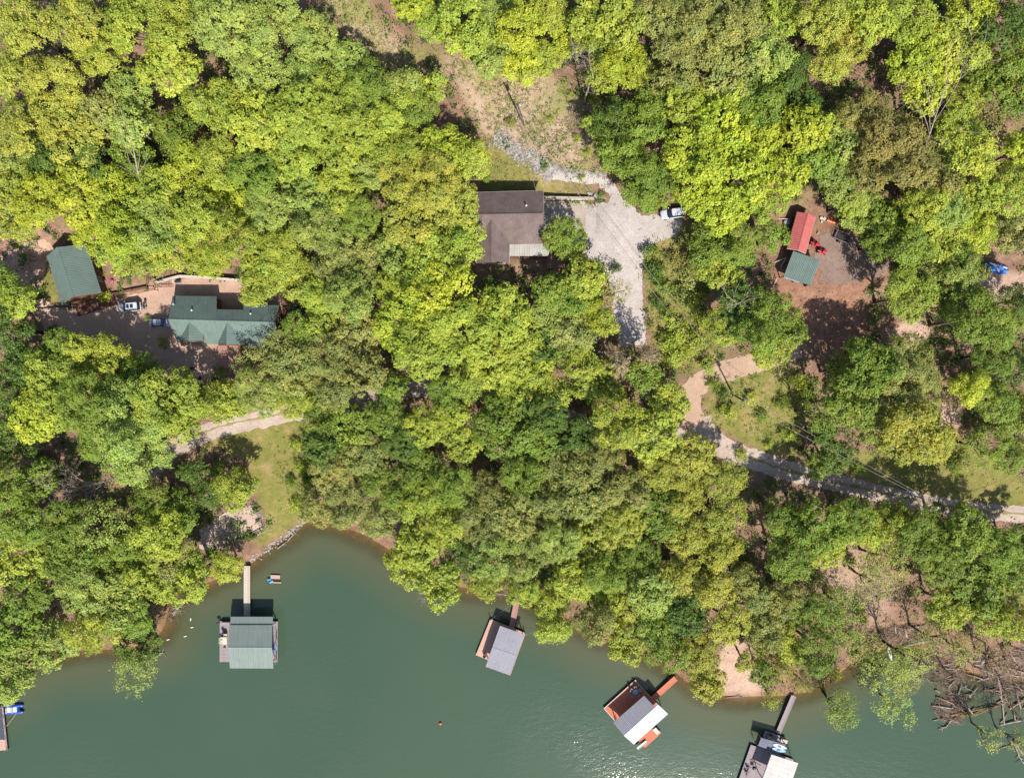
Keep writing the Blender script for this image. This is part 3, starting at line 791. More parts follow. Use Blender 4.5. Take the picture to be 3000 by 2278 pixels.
TREES = '''
60 60 66 O;170 55 66 O;40 165 60 O;130 195 72 O;60 285 66 O;165 300 60 O;225 120 58 L;300 60 72 L;390 50 68 L;365 150 66 L;480 60 76 B;590 50 72 B;680 85 62 B;560 150 66 B;655 165 58 B;285 200 58 B;290 275 52 B;222 245 48 S
480 240 66 L;560 270 76 Ld;650 255 76 Ld;730 225 66 L;795 185 50 M;470 345 62 Lf;400 365 48 Y;330 420 58 L;250 420 66 Y;170 430 66 Y;90 440 66 Y;30 400 58 L;30 320 48 B;110 350 46 G;190 345 50 G;290 345 48 M;385 290 48 M;560 375 58 M;640 335 66 L;720 325 58 L;780 280 56 L;805 365 48 B
740 415 58 L;660 425 58 B;580 455 56 B;500 435 58 Y;430 465 62 L;355 495 66 B;280 500 58 Y;215 500 56 Y;600 535 58 L;520 525 58 L;450 555 56 Y;700 505 58 B;780 470 52 M;790 545 48 S;725 575 52 S;645 600 48 L;585 585 48 L;330 560 40 L;255 545 46 L;40 480 42 L;375 545 48 L
880 190 42 Bf;935 195 34 L;905 240 40 M;860 250 46 L;825 260 44 L;830 320 46 L;870 215 36 G;745 132 44 B;
15 615 40 M;40 650 46 L;20 710 48 G;145 772 64 Ml;235 792 72 Ll;318 808 56 Ml;120 825 64 L;60 785 48 G;80 895 56 Yd;135 885 54 Ld;200 870 74 M;290 895 82 B;370 860 72 L;300 970 82 B;225 945 54 M;462 868 42 Lf;395 905 46 L;30 850 46 G;30 950 48 G;20 1040 56 M;85 1040 46 M;50 1130 64 M;150 1130 56 M
60 1210 64 L;150 1200 56 M;240 1130 64 Bs;330 1080 52 M;514 1056 44 Lf;455 1062 36 G;392 1105 46 M;350 1150 64 L;425 1218 50 M;260 1200 64 M;180 1265 56 B;260 1285 62 B;340 1245 56 L;410 1245 58 L;490 1224 36 L;65 1285 44 M;30 1350 56 M;60 1415 58 B;130 1380 52 B;210 1360 52 L;280 1325 54 M;305 1385 42 G;20 1465 46 B;405 1020 34 Gc;300 1440 54 Bs;375 1200 46 S
560 790 54 Ss;640 800 64 Sf;700 760 56 Sf;720 680 56 L;660 710 40 M;760 640 56 B;780 715 56 S;720 830 56 Sf;790 795 56 S;560 850 54 Bf;640 855 54 L;500 862 46 L;690 890 44 M;775 610 50 B;600 745 38 Ss;690 640 40 L;560 620 44 L;620 560 46 L
880 330 54 L;960 325 54 Y;1015 345 46 L;870 390 56 O;930 400 72 O;985 445 54 O;890 470 62 O;955 495 48 O;1000 522 48 Lh;870 540 56 B;930 565 62 Ld;868 620 54 L;950 650 82 Yd;880 700 64 Yd;1000 715 72 Ld;920 760 72 Ld;1062 636 38 G;1080 680 62 Ld;1125 715 52 Ld;1060 780 54 Ld;1140 790 54 Ld;1222 513 53 Ml
1192 628 40 M;1268 602 48 Ldh;1240 635 46 M;1270 672 42 Yf;1332 630 34 Ts;1195 685 46 B;1235 720 46 S;1175 750 40 G;1250 770 46 L;1338 785 46 Kc;1400 772 36 Kch;1388 808 34 Mh;1290 820 46 L;1185 840 46 L;1095 845 46 L;1010 825 46 L;960 850 36 M;850 838 36 M;1300 700 30 L
1395 385 62 Mf;1340 335 52 Mf;1325 262 50 G;1395 255 54 Mf;1382 420 36 M;1412 425 32 M;1290 270 30 L;1350 155 56 Y;1310 95 46 L;1290 40 54 L;1300 165 34 L
888 8 40 Y;940 45 54 L;1000 65 54 L;1060 40 54 B;1060 118 46 B;1120 60 54 Y;1125 138 44 Y;1180 30 54 L;1235 75 46 Y;1170 130 40 L;1030 110 34 L;1350 45 54 L;1430 40 64 Sf;1520 60 72 S;1600 50 64 S;1470 130 72 S;1570 150 72 S;1420 180 54 S;1650 125 52 B;1690 40 56 L;1770 50 64 O;1830 95 56 O;1790 145 44 O
1880 40 62 L;1950 60 62 L;2010 95 54 L;1960 130 58 Yd;2030 150 46 Yd;1990 200 44 Y;2090 25 54 Y;2160 60 56 G;2090 115 54 L;2150 180 54 M;2080 210 46 L;1700 170 44 G;1730 230 44 G;1640 225 54 M;1480 230 58 L;1565 260 72 Yd;1640 300 62 Yd;1740 280 54 Yd;1500 330 72 Yd;1590 380 72 Yd;1680 370 62 Yd;1507 414 56 Yd;1560 460 54 Yd;1655 440 40 L;1760 345 46 M;1800 305 46 B
1850 260 54 T;1900 300 70 T;1955 350 70 T;1880 370 54 T;1820 395 62 B;1850 450 54 B;1995 400 52 T;2060 280 54 L;2100 330 54 L;2050 340 44 B;2150 258 44 Ts;2190 330 46 Y;2180 420 56 L;2110 420 54 L;2045 450 54 Bf;1970 460 54 L;1900 480 52 M;1835 430 40 L;1905 520 40 M;1950 530 52 M;2020 520 52 L;2100 500 52 Y;2190 500 46 S;2060 560 44 M;1985 560 44 L;2195 210 40 M;2190 130 44 M
1530 532 50 Ml;1590 520 44 M;1665 512 34 M;1550 590 40 Ll;1588 552 34 M;1640 690 70 M;1700 700 44 M;1590 665 50 G;1555 705 40 L;1665 755 44 L;1950 640 60 Lfh;2000 590 48 S;2070 595 54 B;2035 640 40 M;2090 690 66 M;2150 705 44 M;2195 650 40 G;1815 800 40 Msh;1870 790 62 Mh;1945 790 72 Sf;1900 850 72 Sf;1830 870 62 Mh;1975 850 52 S;1960 930 78 O;2005 955 54 O;1895 920 44 M
2085 840 40 Yf;2130 770 52 M;2185 790 44 G;2150 870 54 M;2200 900 46 M;2120 960 52 Ms;2175 985 38 M;1800 985 36 G;1765 1010 26 Mf;1768 892 34 Msh;1775 930 30 Gh
700 960 46 G;760 915 46 M;830 895 44 M;720 1020 54 Sf;790 980 54 Sf;870 950 54 G;690 1090 44 Sf;760 1080 54 Sf;840 1040 54 M;910 1000 44 M;920 920 52 L;980 900 44 L;1000 958 38 L;1080 920 70 Md;1150 955 54 Md;1180 900 52 G;1255 935 42 G;1330 900 62 L;1400 930 62 Ld;1445 870 44 L;1300 985 52 Sf;1230 1010 62 Sf;1078 965 34 Kc;1130 1030 52 M;1060 1060 52 Sf;980 1050 52 M
900 1080 52 L;820 1120 44 Sf;960 1130 54 L;1040 1130 52 Sf;1110 1110 54 S;1190 1090 54 Sf;1270 1070 54 S;1350 1050 54 Sf;1420 1010 52 O;1490 985 54 O;1560 1035 50 O;1480 1065 52 O;1560 1110 44 O;1420 1110 52 M;1350 1130 52 O;1475 1150 54 O;1550 1185 54 O;1280 1150 54 L;1210 1170 52 Bf;1140 1190 54 Bf;1060 1200 52 Bf;988 1205 44 G;900 1175 54 Ld;885 1220 42 Ld;955 1260 46 Ld;1050 1250 40 L
1240 1250 54 Ld;1300 1230 52 M;1380 1200 54 M;1330 1300 50 Ld;1400 1280 54 B;1470 1240 46 O;1540 1265 46 O;1485 1320 52 G;1415 1345 52 M;1195 1290 40 Lf;1190 1345 42 Lf;1285 1345 42 Sf;1350 1385 42 Ld;1435 1400 46 M;1505 1405 48 O;1525 1475 40 O;1570 1345 44 O;1600 1255 38 S;1130 1270 36 Lf
1690 1120 52 M;1760 1135 62 M;1840 1120 52 M;1700 1200 62 Mf;1780 1185 50 L;1690 1290 44 Sf;1740 1320 50 M;1810 1300 44 Ms;1760 1395 50 M;1800 1350 44 Ms;1860 1140 44 L;1920 1120 44 L;2000 1145 66 M;2080 1150 62 M;2150 1180 54 M;2030 1220 52 M;2110 1255 62 M;2180 1250 54 M;2050 1305 50 L;2130 1325 50 L;2190 1335 44 L;1650 1350 44 Sf;1640 1290 38 Sf;1680 1430 34 Tc;1735 1472 32 Tc;1705 1398 32 L;1652 1452 28 Mf;1612 1425 24 O;1695 1445 34 Tc
1805 1520 34 Msw;1818 1545 30 Msw;1858 1388 40 Ssw;1900 1445 54 Bsw;1960 1420 48 Bsw;2010 1375 36 Ssw;1930 1525 40 Bsw;2075 1400 36 Ssw;2150 1425 30 Ksw;1945 1470 34 Ssw;1668 1505 22 Lsw;1880 1250 44 Ss;1930 1200 44 Ss;2140 1590 30 Ssw;2200 1600 26 Ssw;1890 1200 40 Ls;2195 1165 40 M
'''
SHRUBS = '''
1402 545 18 M;1412 585 22 G;1430 620 20 M;1420 655 16 G;1445 690 20 L;1470 640 22 S;1455 560 20 T;1480 600 24 S;1500 650 22 L;1520 690 22 L;1440 740 22 L;1465 770 24 L;1430 780 16 L;1490 560 20 T;1470 720 22 L;1500 740 24 L
1245 300 9 L;1270 330 8 L;1255 385 8 L;1190 258 7 L;1285 215 18 L;1300 300 20 L;1310 340 18 M;1232 205 7 L
655 1010 16 L;640 960 14 L;670 1055 18 M;640 1090 16 L;660 1100 14 M;630 1040 12 M;665 950 16 S;688 1000 18 S
1645 900 14 M;1570 890 18 L;1620 860 14 L;1690 870 16 M;1720 820 18 L;1560 850 14 G;1600 980 14 L;1540 830 16 M;1700 940 16 L;1740 850 20 M;1660 960 10 L;1530 790 18 L
115 715 14 G;225 640 14 Y;212 600 14 L;175 815 14 M;320 690 8 M
1640 1400 16 L;1800 1450 16 L;1760 1250 18 S;1830 1210 16 S;1860 1330 16 L;1790 1280 14 S;1900 1160 18 L;1700 1350 18 L
2110 920 22 S;2160 940 20 S;2060 1010 16 M;2190 960 20 S;2080 1000 18 S;1850 1010 14 M;1780 940 18 M
1105 265 12 S;985 345 16 K;1050 385 10 M;1330 580 12 G;1300 420 8 M;540 1160 10 G;480 800 14 M;470 1010 18 M;355 740 12 S;1160 1310 14 S
'''

class LandmarkNamer:
    marks = None
    def __init__(s): s.items = []
    def add(s, o, look, pos): s.items.append((o, look, pos))
    def finish(s, marks):
        ords = ['', 'second ', 'third ', 'fourth ', 'fifth ', 'sixth ', 'seventh ', 'eighth ', 'ninth ', 'tenth ', 'eleventh ', 'twelfth ', 'thirteenth ', 'fourteenth ']
        by = {}
        for o, look, pos in s.items:
            nm = min(marks, key=lambda k: (marks[k] - pos).length)
            by.setdefault((look, nm), []).append(((marks[nm] - pos).length, o))
        for (look, nm), lst in by.items():
            lst.sort(key=lambda t: t[0])
            for i, (_, o) in enumerate(lst):
                o['label'] = (look + ' beside ' + nm) if len(lst) == 1 else '%s, %snearest such to %s' % (look, ords[min(i, 13)], nm)
NAMER = LandmarkNamer()

def make_trunk(root, base, crown_c, lobes, R, rz, scale, rng, dark):
    mb = MB()
    top = Vector((crown_c.x, crown_c.y, crown_c.z + 0.15 * R))
    r0 = 0.05 * R + 0.07
    b0 = Vector((0, 0, -0.5)); t = top - base
    bend = Vector((rng.uniform(-.3, .3), rng.uniform(-.3, .3), 0))
    pts = [b0, Vector((0, 0, 0.4)) + t * 0.05, t * 0.35 + bend, t * 0.62 + bend, t * 0.85, t]
    mb.tube(pts, [r0 * 1.5, r0 * 1.05, r0 * 0.85, r0 * 0.68, r0 * 0.4, r0 * 0.12], 7)
    cr, sr = math.cos(rz), math.sin(rz)
    for q in random.sample(lobes, min(len(lobes), 6)):
        e = (crown_c - base) + Vector(((q[0] * cr - q[1] * sr), (q[0] * sr + q[1] * cr), q[2])) * scale
        s_ = t * rng.uniform(0.45, 0.7) + bend * 0.6
        mid_ = s_.lerp(e, 0.55) + Vector((0, 0, -0.08 * R))
        mb.tube([s_, mid_, e], [r0 * 0.42, r0 * 0.26, 0.03], 5, cap=False)
    return mb.build('trunk', BARK_DARK if dark else BARK, root, smooth=True)

def plant(px, py, rs, code, shrub=False):
    """a tree whose crown shows at this photo pixel with this radius"""
    cname, rgb = COLOURS[code[0]]
    flags = code[1:]
    rng = random.Random(int(px * 7 + py * 13))
    kd = 'u' if shrub else ('c' if 'c' in flags else 's' if 's' in flags else 'd' if 'd' in flags else 'f' if 'f' in flags else rng.choice('dff'))
    wet = 'w' in flags
    z = 15.0
    hgt = 10.0
    for _ in range(10):
        R = rs * K * (CAM_H - z)
        if shrub: hgt = 1.5 * R
        elif kd == 'c': hgt = (3.3 * R + 3.0) * (1.3 if 'h' in flags else 1.0)
        else: hgt = (5.0 + 1.75 * R) * (0.76 + 0.48 * ((px * 37 + py * 17) % 100) / 100) * (0.66 if 'l' in flags else 1.35 if 'h' in flags else 1.0)
        p = P(px, py, z)
        g = max(hz(p.x, p.y), -0.5)
        z = 0.5 * z + 0.5 * (g + hgt * (0.35 if shrub else 0.62))
    p = P(px, py, z)
    bx, by = (p.x, p.y) if shrub else root_spot(p.x, p.y, wet)
    base = Vector((bx, by, hz(bx, by)))
    size = 'small' if R < 3.2 else 'large' if R > 4.9 else 'medium'
    if shrub:
        name, look, cat, grp = 'shrub', cname + ' shrub', 'shrub', 'shrubs on open ground'
    elif kd == 'c':
        name, look, cat, grp = 'conifer_tree', size + ' ' + cname + ' conifer', 'tree', 'conifers among the broadleaf wood'
    elif kd == 's':
        name, look, cat, grp = 'sparse_tree', size + ' thin-leaved ' + cname + ' tree', 'tree', 'thin-leaved trees'
    else:
        name, look, cat, grp = 'broadleaf_tree', size + ' ' + cname + ' tree', 'tree', 'broadleaf trees of the lakeside wood'
    root = empty(name, base, None, cat, grp)
    NAMER.add(root, look, Vector((p.x, p.y)))
    key = min((k for k in CROWNS if k[0] == kd), key=lambda k: abs(k[1] - R))
    me, lobes = rng.choice(CROWNS[key])
    sc = R / key[1]
    rz = rng.uniform(0, 6.28)
    cc = Vector((p.x, p.y, z))
    if kd in 'dfs': cc.z -= 0.15 * R
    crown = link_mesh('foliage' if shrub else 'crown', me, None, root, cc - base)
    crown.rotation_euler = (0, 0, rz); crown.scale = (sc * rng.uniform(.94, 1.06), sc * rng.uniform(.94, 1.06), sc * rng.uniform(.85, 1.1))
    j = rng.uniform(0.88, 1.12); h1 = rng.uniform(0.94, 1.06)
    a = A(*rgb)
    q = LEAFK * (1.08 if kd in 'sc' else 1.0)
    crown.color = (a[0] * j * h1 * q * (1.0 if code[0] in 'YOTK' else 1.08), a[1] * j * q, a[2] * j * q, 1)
    make_trunk(root, base, cc, lobes, min(R, hgt * 0.35), rz, sc, rng, rng.random() < 0.4)
    return root
LEAFK = 1.4
n_tree = 0
for src, shrub in ((TREES, False), (SHRUBS, True)):
    for it in src.replace('\n', ';').split(';'):
        t = it.split()
        if len(t) < 4: continue
        f = 3000 / 2212
        plant(float(t[0]) * f, float(t[1]) * f, float(t[2]) * f * (1.04 if not shrub else 1.0), t[3], shrub)
        n_tree += 1
print('trees', n_tree)

# ------------------------------------------------------------------ ground cover that nobody could count
VIEW = (np.abs(XX) < 118) & (YY < 95) & (YY > -80)
open_ground = np.clip(mask([N_CLEARING, YARD, FIELD, LAWN_E, LAWN_W, SLOPE_E, BEACH, RED_DIRT, FLAT_DIRT, TARP_YARD, PATHS_E, LITTER_SE, DRIFT_MUD], 0) + noroot, 0, 1)

def scatter(name, dens_grid, per_m2, k, spread, hmax, size, palette, label, cat, up=0.75, seed=3):
    rng = np.random.default_rng(seed)
    g = np.where(VIEW & (DIST > 0.3), dens_grid, 0)
    n = rng.poisson(g * per_m2)
    j, i = np.nonzero(n)
    rep = n[j, i]
    x = np.repeat(gx[i], rep) + rng.uniform(-.5, .5, rep.sum()); y = np.repeat(gy[j], rep) + rng.uniform(-.5, .5, rep.sum())
    # clumping
    keep = (lownoise(x, y, 3.1) + rng.normal(0, 0.45, len(x))) > -0.25
    x, y = x[keep], y[keep]
    z = sample(HGT, x, y)
    m = len(x)
    hh = rng.uniform(0.15, 1, m) * hmax
    c0 = np.stack([x, y, z + hh * 0.6], 1)
    pal = np.array([A(*p)[:3] for p in palette])
    col_ = pal[rng.integers(0, len(pal), m)] * rng.uniform(0.75, 1.2, (m, 1))
    c = np.repeat(c0, k, 0) + rng.normal(0, 1, (m * k, 3)) * np.stack([np.repeat(spread * (0.5 + hh / hmax), k)] * 2 + [np.repeat(hh * 0.25, k)], 1)
    nrm = rng.normal(0, 0.5, (m * k, 3)) + np.array([0, 0, up])
    s = size * rng.uniform(0.6, 1.3, m * k)
    cc = np.repeat(col_, k, 0) * rng.uniform(0.8, 1.2, (m * k, 1))
    me = quads_mesh(name, leaf_quads(rng, c, nrm, s), c=cc)
    o = link_mesh(name, me, STUFFLEAF)
    return tag(o, label, cat, kind='stuff')

woods = np.clip(1 - open_ground, 0, 1)
GREENS = [(92, 130, 48), (112, 150, 56), (78, 112, 46), (134, 160, 66), (104, 128, 60)]
scatter('undergrowth', woods, 0.55, 26, 0.42, 2.2, 0.20, GREENS, 'leafy undergrowth carpeting the gaps of the wood', 'undergrowth', seed=5)
scatter('dry_grass', mask([N_CLEARING], 1) + 0.5 * mask([YARD, SLOPE_E], 1), 3.0, 7, 0.16, 0.35, 0.12, [(214, 184, 150), (196, 164, 128), (180, 150, 110), (206, 170, 140)], 'tan dry grass covering the hillside clearing', 'grass', up=0.4, seed=6)
scatter('weeds', mask([N_CLEARING], 1) * 2.2 + mask([FIELD], 1) * 1.4 + mask([SLOPE_E, WEEDS_W], 1) * 1.5 + mask([YARD], 1) * 0.5 + mask([LITTER_SE], 1) * 0.5 + mask([LAWN_E], 1) * 0.3, 1.5, 9, 0.20, 0.5, 0.12, [(150, 176, 70), (128, 158, 62), (166, 184, 84), (116, 146, 66)], 'low green weeds scattered over the clearings and field', 'weeds', seed=7)
scatter('leaf_litter', np.clip(woods * 0.5 + mask([LITTER_SE, SHADE_LITTER, RED_DIRT, FLAT_DIRT], 1) * .8, 0, 1) * (1 - mask([N_CLEARING], 1) * 0.3), 2.2, 4, 0.3, 0.06, 0.12, [(186, 146, 122), (156, 120, 100), (206, 170, 146), (130, 98, 82)], 'brown fallen leaves under the trees', 'leaf litter', up=2.0, seed=8)

# ------------------------------------------------------------------ rocks
def rock_mesh(rng, s=1.0, name='rock'):
    import bmesh
    bm = bmesh.new()
    bmesh.ops.create_icosphere(bm, subdivisions=1, radius=0.5 * s)
    for v in bm.verts:
        v.co *= rng.uniform(0.7, 1.25)
        v.co.z *= 0.65
    me = bpy.data.meshes.new(name); bm.to_mesh(me); bm.free()
    me.materials.append(ROCK)
    return me
rrng = random.Random(5)
ROCKS = [rock_mesh(rrng) for _ in range(6)]

def rock_band(line_px, width, n, smin, smax, seed):
    rng = random.Random(seed)
    c = smooth_poly([tuple(G(x, y)[:2]) for x, y in line_px], 6)
    V, F = [], []
    for _ in range(n):
        f = rng.uniform(0, len(c) - 1.01); i = int(f)
        a, b_ = Vector(c[i]), Vector(c[i + 1])
        p = a.lerp(b_, f - i); t = (b_ - a).normalized()
        p = p + Vector((-t.y, t.x)) * rng.gauss(0, width * 0.32)
        s = rng.uniform(smin, smax); me = rng.choice(ROCKS)
        m = Matrix.Rotation(rng.uniform(0, 6.28), 3, 'Z')
        z = hz(p.x, p.y)
        base = len(V)
        for v in me.vertices:
            q = m @ v.co * s
            V.append((p.x + q.x, p.y + q.y, z + q.z + 0.12 * s))
        F += [tuple(base + k for k in pl.vertices) for pl in me.polygons]
    me = bpy.data.meshes.new('riprap'); me.from_pydata(V, [], F); me.update()
    return link_mesh('riprap', me, ROCK)

tag(rock_band([(1450, 396), (1490, 425), (1530, 455), (1580, 480), (1612, 505), (1622, 515)], 2.4, 1500, 0.14, 0.5, 1), 'pale broken stone filling the drainage ditch', 'rocks', kind='stuff')
tag(rock_band([(1610, 492), (1660, 500), (1720, 507), (1775, 512)], 1.0, 420, 0.12, 0.4, 2), 'line of pale stones edging the upper driveway', 'rocks', kind='stuff')
rg = random.Random(8)
k = 0
c = smooth_poly([tuple(G(x, y)[:2]) for x, y in [(735, 1640), (770, 1618), (805, 1590), (840, 1565), (868, 1545), (890, 1525)]], 12)
for i, p in enumerate(c):
    for _ in range(2):
        q = Vector(p) + Vector((rg.gauss(0, 0.35), rg.gauss(0, 0.35)))
        s = rg.uniform(0.25, 0.65)
        o = link_mesh('rock', rg.choice(ROCKS), None, None, (q.x, q.y, max(hz(q.x, q.y), 0) + 0.08 * s))
        o.scale = (s, s * rg.uniform(.7, 1), s * 0.8); o.rotation_euler = (0, 0, rg.uniform(0, 6))
        tag(o, 'pale rock in the stone edging along the lawn shore', 'rock', 'rocks edging the lawn shore')

# ------------------------------------------------------------------ building helpers
def rel(root, p):
    """world point in the coordinates of a root that is turned about Z only"""
    q = Vector(p) - root.location
    return Matrix.Rotation(-root.rotation_euler.z, 3, 'Z') @ q

def metal_slope(parent, a, b, c, d, mat, n=None, rib=0.05, name='roof_panel'):
    """sheet-metal roof: a-b along the ridge, d-c along the eave; each sheet is its own piece"""
    a, b, c, d = (Vector(q) for q in (a, b, c, d))
    L = max((b - a).length, (c - d).length)
    n = n or max(2, round(L / 0.95))
    nrm = (b - a).cross(d - a).normalized()
    if nrm.z < 0: nrm = -nrm
    for i in range(n):
        prof = []
        for j in range(3):
            t = i + j / 3.0
            w = 0.05 / (L / n)
            prof += [(t + 0.01, 0), (t + 0.01 + w * 0.6, rib), (t + 0.01 + w * 1.6, rib), (t + 0.01 + w * 2.2, 0)]
        prof.append((i + 0.995, 0))
        top = [(a.lerp(b, t / n) + nrm * h, d.lerp(c, t / n) + nrm * h) for t, h in prof]
        mb = MB()
        vs = [q for pr in top for q in pr]
        m = len(top)
        vs += [top[0][0] - nrm * 0.04, top[0][1] - nrm * 0.04, top[-1][0] - nrm * 0.04, top[-1][1] - nrm * 0.04]
        fs = [(2 * k_, 2 * k_ + 1, 2 * k_ + 3, 2 * k_ + 2) for k_ in range(m - 1)]
        fs += [(2 * m, 2 * m + 2, 2 * m + 3, 2 * m + 1), (0, 2 * m, 2 * m + 1, 1), (2 * m - 2, 2 * m - 1, 2 * m + 3, 2 * m + 2)]
        fs += [(1, 2 * m + 1, 2 * m + 3, 2 * m - 1), (0, 2 * m - 2, 2 * m + 2, 2 * m)]
        mb.add(vs, fs)
        mb.build(name, mat, parent)

def ridge_cap(parent, a, b, mat, w=0.34, name='roof'):
    a, b = Vector(a), Vector(b)
    t = (b - a).normalized(); s = Vector((-t.y, t.x, 0)).normalized() * w / 2
    u = Vector((0, 0, 0.07)); dn = Vector((0, 0, -0.02))
    return MB().add([a - s + dn, a + u, a + s + dn, b - s + dn, b + u, b + s + dn], [(0, 1, 4, 3), (1, 2, 5, 4), (0, 3, 5, 2), (0, 2, 1), (3, 4, 5)]).build(name, mat, parent)

def rectfit(pts_px, z):
    w = [P(x, y, z) for x, y in pts_px]
    u = ((w[1] - w[0]) + (w[2] - w[3])) / 2; v = ((w[3] - w[0]) + (w[2] - w[1])) / 2
    c = (w[0] + w[1] + w[2] + w[3]) / 4
    return c, math.atan2(u.y, u.x), u.length, abs((Matrix.Rotation(-math.atan2(u.y, u.x), 3, 'Z') @ v).y)

def planks(parent, x0, x1, y0, y1, z, mat, pw=0.28, along='x', name='plank', t=0.045):
    """deck boards, one object each, sharing a mesh"""
    L = (x1 - x0) if along == 'x' else (y1 - y0)
    W = (y1 - y0) if along == 'x' else (x1 - x0)
    n = max(2, round(W / pw)); w = W / n
    me = MB().box((0, 0, 0), (L, w - 0.02, t) if along == 'x' else (w - 0.02, L, t)).mesh(name)
    me.materials.append(mat)
    for i in range(n):
        q = -W / 2 + (i + 0.5) * w
        loc = ((x0 + x1) / 2, (y0 + y1) / 2 + q, z) if along == 'x' else ((x0 + x1) / 2 + q, (y0 + y1) / 2, z)
        o = link_mesh(name, me, None, parent, loc)
        o.rotation_euler = (0, 0, random.gauss(0, 0.0015))
        o.location.z += random.uniform(-0.006, 0.006)

def walls(parent, pts, z0, z1, mat, name='wall'):
    """one wall object per side; pts local, anticlockwise"""
    out = []
    for i in range(len(pts)):
        a, b = Vector(pts[i]).to_2d(), Vector(pts[(i + 1) % len(pts)]).to_2d()
        dd = (b - a).normalized(); nn = Vector((dd.y, -dd.x))
        q = [a, b - dd * 0.003, b - dd * 0.003 - nn * 0.15, a - nn * 0.15]
        out.append(MB().prism(q, z0, z1).build(name, mat, parent))
    return out

def window_on(parent, a, b, t, z, w=1.1, h=1.1):
    """window in a wall that runs from a to b (outside is on the right)"""
    a, b = Vector(a).to_2d(), Vector(b).to_2d()
    dd = (b - a).normalized(); nn = Vector((dd.y, -dd.x)); p = a.lerp(b, t)
    rz = math.atan2(dd.y, dd.x)
    f = MB()
    for sx, sz, ww, hh in ((0, h / 2, w + .16, .08), (0, -h / 2, w + .16, .08), (-w / 2, 0, .08, h - .08), (w / 2, 0, .08, h - .08)):
        f.box((p.x + nn.x * .02 + dd.x * sx, p.y + nn.y * .02 + dd.y * sx, z + sz), (ww, .08, hh), rz)
    fo = f.build('window', TRIM, parent)
    MB().box((p.x + nn.x * .012, p.y + nn.y * .012, z), (w - .08, .03, h - .08), rz).build('pane', PANE, fo)

def door_on(parent, a, b, t, z, mat=BROWN_WOOD):
    a, b = Vector(a).to_2d(), Vector(b).to_2d()
    dd = (b - a).normalized(); nn = Vector((dd.y, -dd.x)); p = a.lerp(b, t); rz = math.atan2(dd.y, dd.x)
    o = MB().box((p.x + nn.x * .02, p.y + nn.y * .02, z + 1.02), (.95, .08, 2.04), rz).build('door', mat, parent)
    MB().box((p.x + nn.x * .09 + dd.x * .36, p.y + nn.y * .09 + dd.y * .36, z + 1.0), (.12, .05, .05), rz).build('handle', STEEL, o)

def vent(parent, p, h=0.6, r=0.09, mat=WHITE, name='vent_pipe'):
    p = Vector(p)
    o = MB().tube([p + Vector((0, 0, -.2)), p + Vector((0, 0, h))], r, 8).build(name, mat, parent)
    MB().tube([p + Vector((0, 0, h)), p + Vector((0, 0, h + .06)), p + Vector((0, 0, h + .12))], [r * 1.9, r * 1.9, r * .5], 8).build('cap', mat, o)

# ------------------------------------------------------------------ brown-roofed house
o = empty('house', (*P(1490, 660, Z_HOUSE)[:2], Z_HOUSE), 'house with brown shingle roof beside the gravel driveway', 'house')
ze, zr = Z_HOUSE + 3.9, Z_HOUSE + 6.1
def H_(x, y, z): return rel(o, P(x, y, z))
nw, ne, rw, re_ = H_(1392.5, 563.7, ze), H_(1591.7, 558.3, ze), H_(1392.5, 629, zr), H_(1592.5, 625, zr)
sw, se = H_(1393, 718, ze - .1), H_(1593, 714, ze - .1)
cap = ridge_cap(o, rw, re_, SHINGLE, 0.4)
MB().slab([rw, re_, ne, nw], 0.16).build('roof_slope', SHINGLE, cap)
MB().slab([re_, rw, sw, se], 0.16).build('roof_slope', SHINGLE, cap)
wr0, wr1 = H_(1439, 640, zr - .35), H_(1441, 768, zr - .35)
we0, we1 = H_(1394, 640, ze + .25), H_(1396, 771, ze + .25)
ee0, ee1 = H_(1490, 640, ze + .25), H_(1492, 769, ze + .25)
MB().slab([wr0, wr1, we1, we0], 0.16).build('roof_slope', SHINGLE, cap)
MB().slab([wr1, wr0, ee0, ee1], 0.16).build('roof_slope', SHINGLE, cap)
ridge_cap(cap, H_(1439.5, 655, zr - .34), wr1, SHINGLE, 0.4, 'ridge_cap')
for a_, b_ in ((nw, ne), (we0 + Vector((0, -1, 0)), we1), (ee0 + Vector((0, -4.6, 0)), ee1), (nw, rw), (ne, re_)):
    MB().bar(a_ + Vector((0, 0, -.1)), b_ + Vector((0, 0, -.1)), .10, .16).build('gutter', TRIM, cap)
ins = 0.55
x0, x1 = nw.x + ins, ne.x - ins; y1, y0 = nw.y - ins - .1, se.y + ins
core = [Vector((x0, y0, 0)), Vector((x1, y0, 0)), Vector((x1, y1, 0)), Vector((x0, y1, 0))]
walls(o, core, -3.5, ze - Z_HOUSE - .1, SIDING)
wx1 = ee1.x - ins; wy0 = we1.y + ins
wing = [Vector((x0 + .1, wy0, 0)), Vector((wx1, wy0, 0)), Vector((wx1, y0 - .02, 0)), Vector((x0 + .1, y0 - .02, 0))]
walls(o, wing, -4.0, ze - Z_HOUSE + .1, SIDING)
for X in (x0 + .05, x1 - .05):   # gable ends
    MB().add([(X - .07, y0 + .1, ze - Z_HOUSE - .1), (X - .07, y1 - .1, ze - Z_HOUSE - .1), (X - .07, rw.y, zr - Z_HOUSE - .3), (X + .07, y0 + .1, ze - Z_HOUSE - .1), (X + .07, y1 - .1, ze - Z_HOUSE - .1), (X + .07, rw.y, zr - Z_HOUSE - .3)],
             [(0, 1, 2), (5, 4, 3), (0, 3, 4, 1), (1, 4, 5, 2), (2, 5, 3, 0)]).build('gable', SIDING, o)
gx_ = (wing[0].x + wing[1].x) / 2
